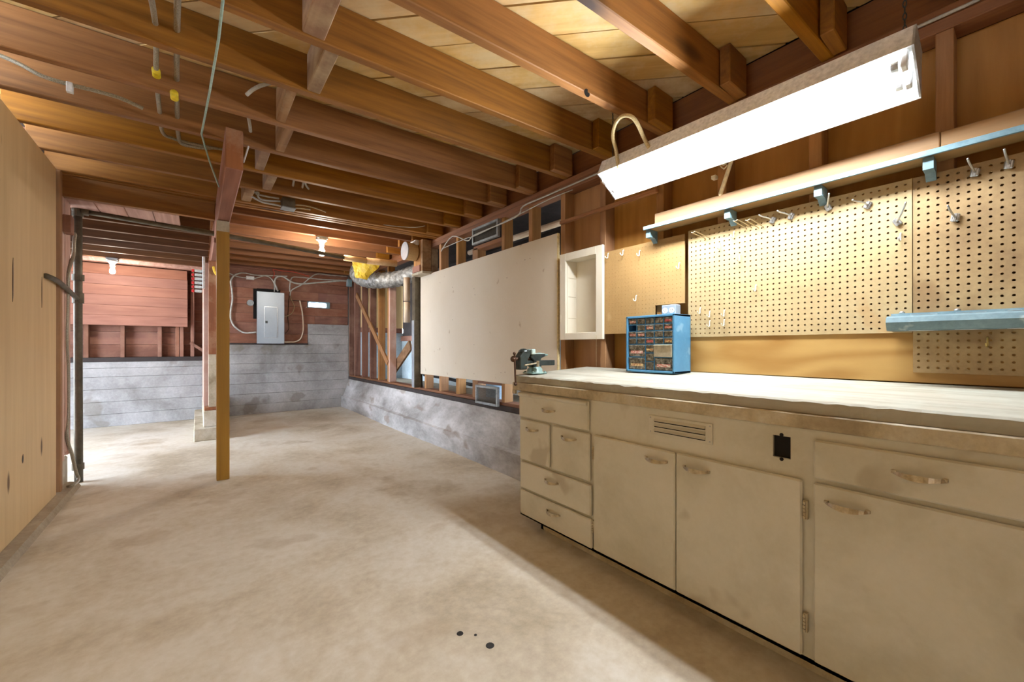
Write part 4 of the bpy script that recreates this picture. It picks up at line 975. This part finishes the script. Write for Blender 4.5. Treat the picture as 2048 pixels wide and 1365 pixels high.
# cable clipped along a joist on the far left
lc = [at(*A_(x, y), Y=2.93 + .03) for x, y in ((-150, 320), (0, 378), (140, 440), (290, 520), (470, 575), (650, 620), (820, 670), (975, 740))]
cab('armoured_cable', lc, .010, 'armor', 'armoured cable sagging along a joist towards the plywood wall', sm=4)
q = at(*A_(477, 592), Y=2.955); thing('cable_staple', MB().box(q.x - .012, q.x + .012, q.y - .012, q.y + .012, q.z - .03, q.z + .02, .002), 'plasticwhite', q, 'white strap holding the sagging armoured cable to the joist', 'strap')
# thin cables beyond the girder and into the junction box
B_ = lambda x, y: (400 + x * .14652, 280 + y * .14652)
for i, pts in enumerate(([(920, 210), (1080, 250), (1300, 340), (1470, 460)], [(920, 225), (1100, 290), (1240, 370)], [(905, 270), (1100, 340), (1380, 428)])):
    cab('electrical_cable', [at(*B_(x, y), Y=3.48 + .02 * i) for x, y in pts], .008, 'cablegrey', 'grey cable bundle looping between the joists beside the blocking', grp='grey cables beside the blocking')
for i, (x0, y0, x1, y1) in enumerate(((1280, 565, 1265, 640), (1410, 590, 1395, 665), (1440, 595, 1495, 690))):
    a, b_ = at(*B_(x0, y0), Y=3.74 + .0), at(*B_(x1, y1), Y=3.83)
    cab('electrical_cable', [a + Vector((0, -.12, .06)), a, b_, b_ + Vector((0, .06, -.0))], .009, 'cablegrey', 'short grey cable dropping through a joist hole near the junction box', grp='short cables near the junction box')
jb_ = root('junction_box', (.65, 4.12, 2.35), 'grey steel junction box hanging under the joists', 'box')
a, b_ = at(564, 394, Y=4.05), at(590, 418, Y=4.05)
MB().box(a.x, b_.x, 4.03, 4.13, b_.z, a.z, .004).build('box', 'pipe', jb_)
MB().box(a.x - .004, b_.x + .004, 4.02, 4.135, b_.z - .008, b_.z, .002).build('cover', 'galv', jb_)
for i, pts in enumerate(([(700, 770), (850, 850), (1000, 880), (1110, 905)], [(720, 720), (800, 720), (790, 770), (860, 820), (1095, 840)], [(760, 735), (900, 770), (1080, 800)])):
    cab('electrical_cable', [at(*B_(x, y), Y=4.06 + .01 * i) for x, y in pts], .008, 'cablegrey', ('straight grey cable clipped low into the hanging steel junction box', 'looped grey cable doubling back into the hanging steel junction box', 'short grey cable entering the top of the hanging steel junction box')[i], grp='cables feeding the junction box')
for i, pts in enumerate(([(1295, 885), (1450, 900), (1600, 940), (1720, 985)], [(1295, 930), (1400, 938), (1510, 950)])):
    cab('electrical_cable', [at(*B_(x, y), Y=4.09) for x, y in pts], .007, 'wire', ('long tan cable curving away from the hanging steel junction box', 'short tan cable clipped beside the hanging steel junction box')[i], grp='tan cables from the junction box')
cab('electrical_cable', [at(493, 190, Y=2.50), at(505, 180, Y=2.47), at(520, 172, Y=2.45), at(541, 166, Y=2.44)], .009, 'cablegrey', 'short grey cable bending into a joist beside the pale blocking', grp='short cable by the blocking')
cab('electrical_cable', [at(497, 236, Y=2.85), at(500, 252, Y=2.88), at(501, 263, Y=2.93)], .009, 'cablegrey', 'short grey cable end between joists left of the blocking', grp='short cable by the blocking')
# teal cord swagged over the joists
tc_ = [at(436, -25, Z=2.34), at(446, 0, Z=2.335), at(437, 80, Z=2.335), at(420, 180, Z=2.335), at(403, 268, Z=2.345)]
cab('suspended_wire', tc_ + [at(418, 320, Y=3.12), at(438, 374, Y=3.35)], .005, 'cordteal', 'pale teal cord swagged under the joists towards the girder', grp='teal cord', sm=1)
cab('suspended_wire', [at(497, 293, Y=2.9), at(487, 325, Y=3.0)], .005, 'plasticwhite', 'short white cord over the girder end', grp='white cord')
# long thin wire under joists and cables along the top plate
cab('electrical_cable', [at(595, 400, Y=4.3), at(650, 425, Y=4.3), at(740, 446, Y=4.2), at(820, 455, Y=4.1), at(850, 452, Y=4.0)], .004, 'cablegrey', 'thin wire strung under the joists towards the stud wall', grp='thin wire')
tp = [at(882, 503, X=2.19), at(905, 473, X=2.185), at(935, 482, X=2.185), at(950, 470, X=2.16), at(1030, 435, X=2.15), at(1046, 413, X=2.16), at(1090, 393, X=2.18), at(1200, 345, X=2.19), at(1330, 285, X=2.19), at(1500, 205, X=2.19), at(1700, 115, X=2.19), at(1960, -2, X=2.19)]
cab('electrical_cable', tp, .006, 'cablegrey', 'thin cable stapled along the top plate of the right wall', grp='plate cable')
tp = [at(884, 498, X=2.18), at(930, 478, X=2.17), at(950, 472, X=2.155), at(1000, 448, X=2.155), at(1048, 424, X=2.17), at(1100, 398, X=2.185), at(1145, 380, X=2.19)]
cab('electrical_cable', tp, .004, 'cablegrey', 'second thin cable drooping across the upper vent screen', grp='vent cable')
# flexible conduit loop to the shop light
cab('flexible_conduit', [at(1237, 338, X=1.815), at(1232, 300, X=1.80), at(1226, 275, X=1.77), at(1230, 250, X=1.74), at(1244, 233, X=1.72), at(1262, 233, X=1.72), at(1275, 248, X=1.75), at(1288, 276, X=1.80), at(1303, 306, X=1.84)], .010, 'armor_warm', 'flexible metal conduit arching over to the shop light', grp='light conduit')
cab('flexible_conduit', [at(1327, 350, X=2.29), at(1328, 400, X=2.285), at(1329, 440, X=2.28), at(1329, 478, X=2.28)], .013, 'armor', 'flexible metal conduit dropping down the plywood behind the ledge', grp='wall conduit')
cab('flexible_conduit', [at(1340, 352, X=2.285), at(1335, 365, X=2.28), at(1333, 400, X=2.275), at(1333, 470, X=2.275)], .008, 'tanwrap', 'tan cable beside the conduit on the plywood', grp='tan wall cable')
thing('wall_cutout', MB().box(2.299, 2.3005, at(1354, 350, X=2.3).y, at(1338, 350, X=2.3).y, at(1345, 363, X=2.3).z, at(1345, 346, X=2.3).z), 'dark', (2.3, 1.3, 2.05), 'small dark rectangular cutout in the plywood under the shop light', 'cutout')
# armoured cable down the jamb to the floor
ja = [at(164, 404, X=-.775), at(158, 440, X=-.77), at(149, 478, X=-.77), at(147, 510, X=-.77), at(137, 545, X=-.77), at(135, 600, X=-.775), at(133, 680, X=-.775), at(136, 750, X=-.775), at(136, 830, X=-.775), at(134, 876, X=-.77), at(144, 910, X=-.765), at(152, 945, X=-.75), at(157, 960, X=-.735), at(147, 970, X=-.72), at(136, 973, X=-.75)]
cab('armoured_cable', ja, .011, 'armor', 'armoured cable running down the pale jamb boards beside the steel pipe', grp='jamb cable')

# ================================================================== SMALL THINGS
# white rod bracket on the plywood
wb_ = root('rod_bracket', (2.25, .98, 1.95), 'cream hinged rod bracket hanging on the plywood under the shop light', 'bracket')
a, b_ = at(1470, 300, X=2.16), at(1441, 388, X=2.16)
MB().cyl(a, b_, .009, .011, 10).ball(b_, .011, 8).build('rod', 'whitehook', wb_)
a2 = at(1448, 325, X=2.17)
MB().cyl(a + Vector((.01, 0, .03)), a2, .008, .012, 10).ball(a2, .016, 10).build('arm', 'whitehook', wb_)
MB().tube([at(1432, 316, X=2.2), at(1440, 330, X=2.18), at(1448, 338, X=2.17), at(1455, 330, X=2.17)], .004, 6, 2).box(2.17, 2.2, at(1430, 316, X=2.19).y - .012, at(1430, 316, X=2.19).y + .012, 1.985, 2.005, .002).build('clip', 'whitehook', wb_)
# striped brush on the partition
bs = root('hand_brush', (.04, 6.15, 1.9), 'red white and blue bristled brush hung on the pink partition boards', 'brush')
q = at(412, 552, X=.07); yq = q.y
for i in range(6):
    z = at(400, 540 + i * 8, Y=6.1).z
    MB().box(-.03, .045, 6.06, 6.12, z - .032, z - .002, .008).build('bristle_tuft', 'bristle', bs)
    MB().box(-.055, -.031, 6.06, 6.12, z - .034, z - .004, .006).build('bristle_tip', 'red', bs)
MB().box(.045, .072, 6.05, 6.13, 1.79, 2.17, .006).build('back', 'plasticwhite', bs)
hk = [at(427, 534, Y=5.985), at(428, 541, Y=5.97), at(431, 547, Y=5.975), at(433, 550, Y=5.985)]
thing('rope_loop', MB().tube(hk, .012, 8, 4), 'yellowhook', hk[0], 'short yellow rope loop on the reddish post', 'rope')
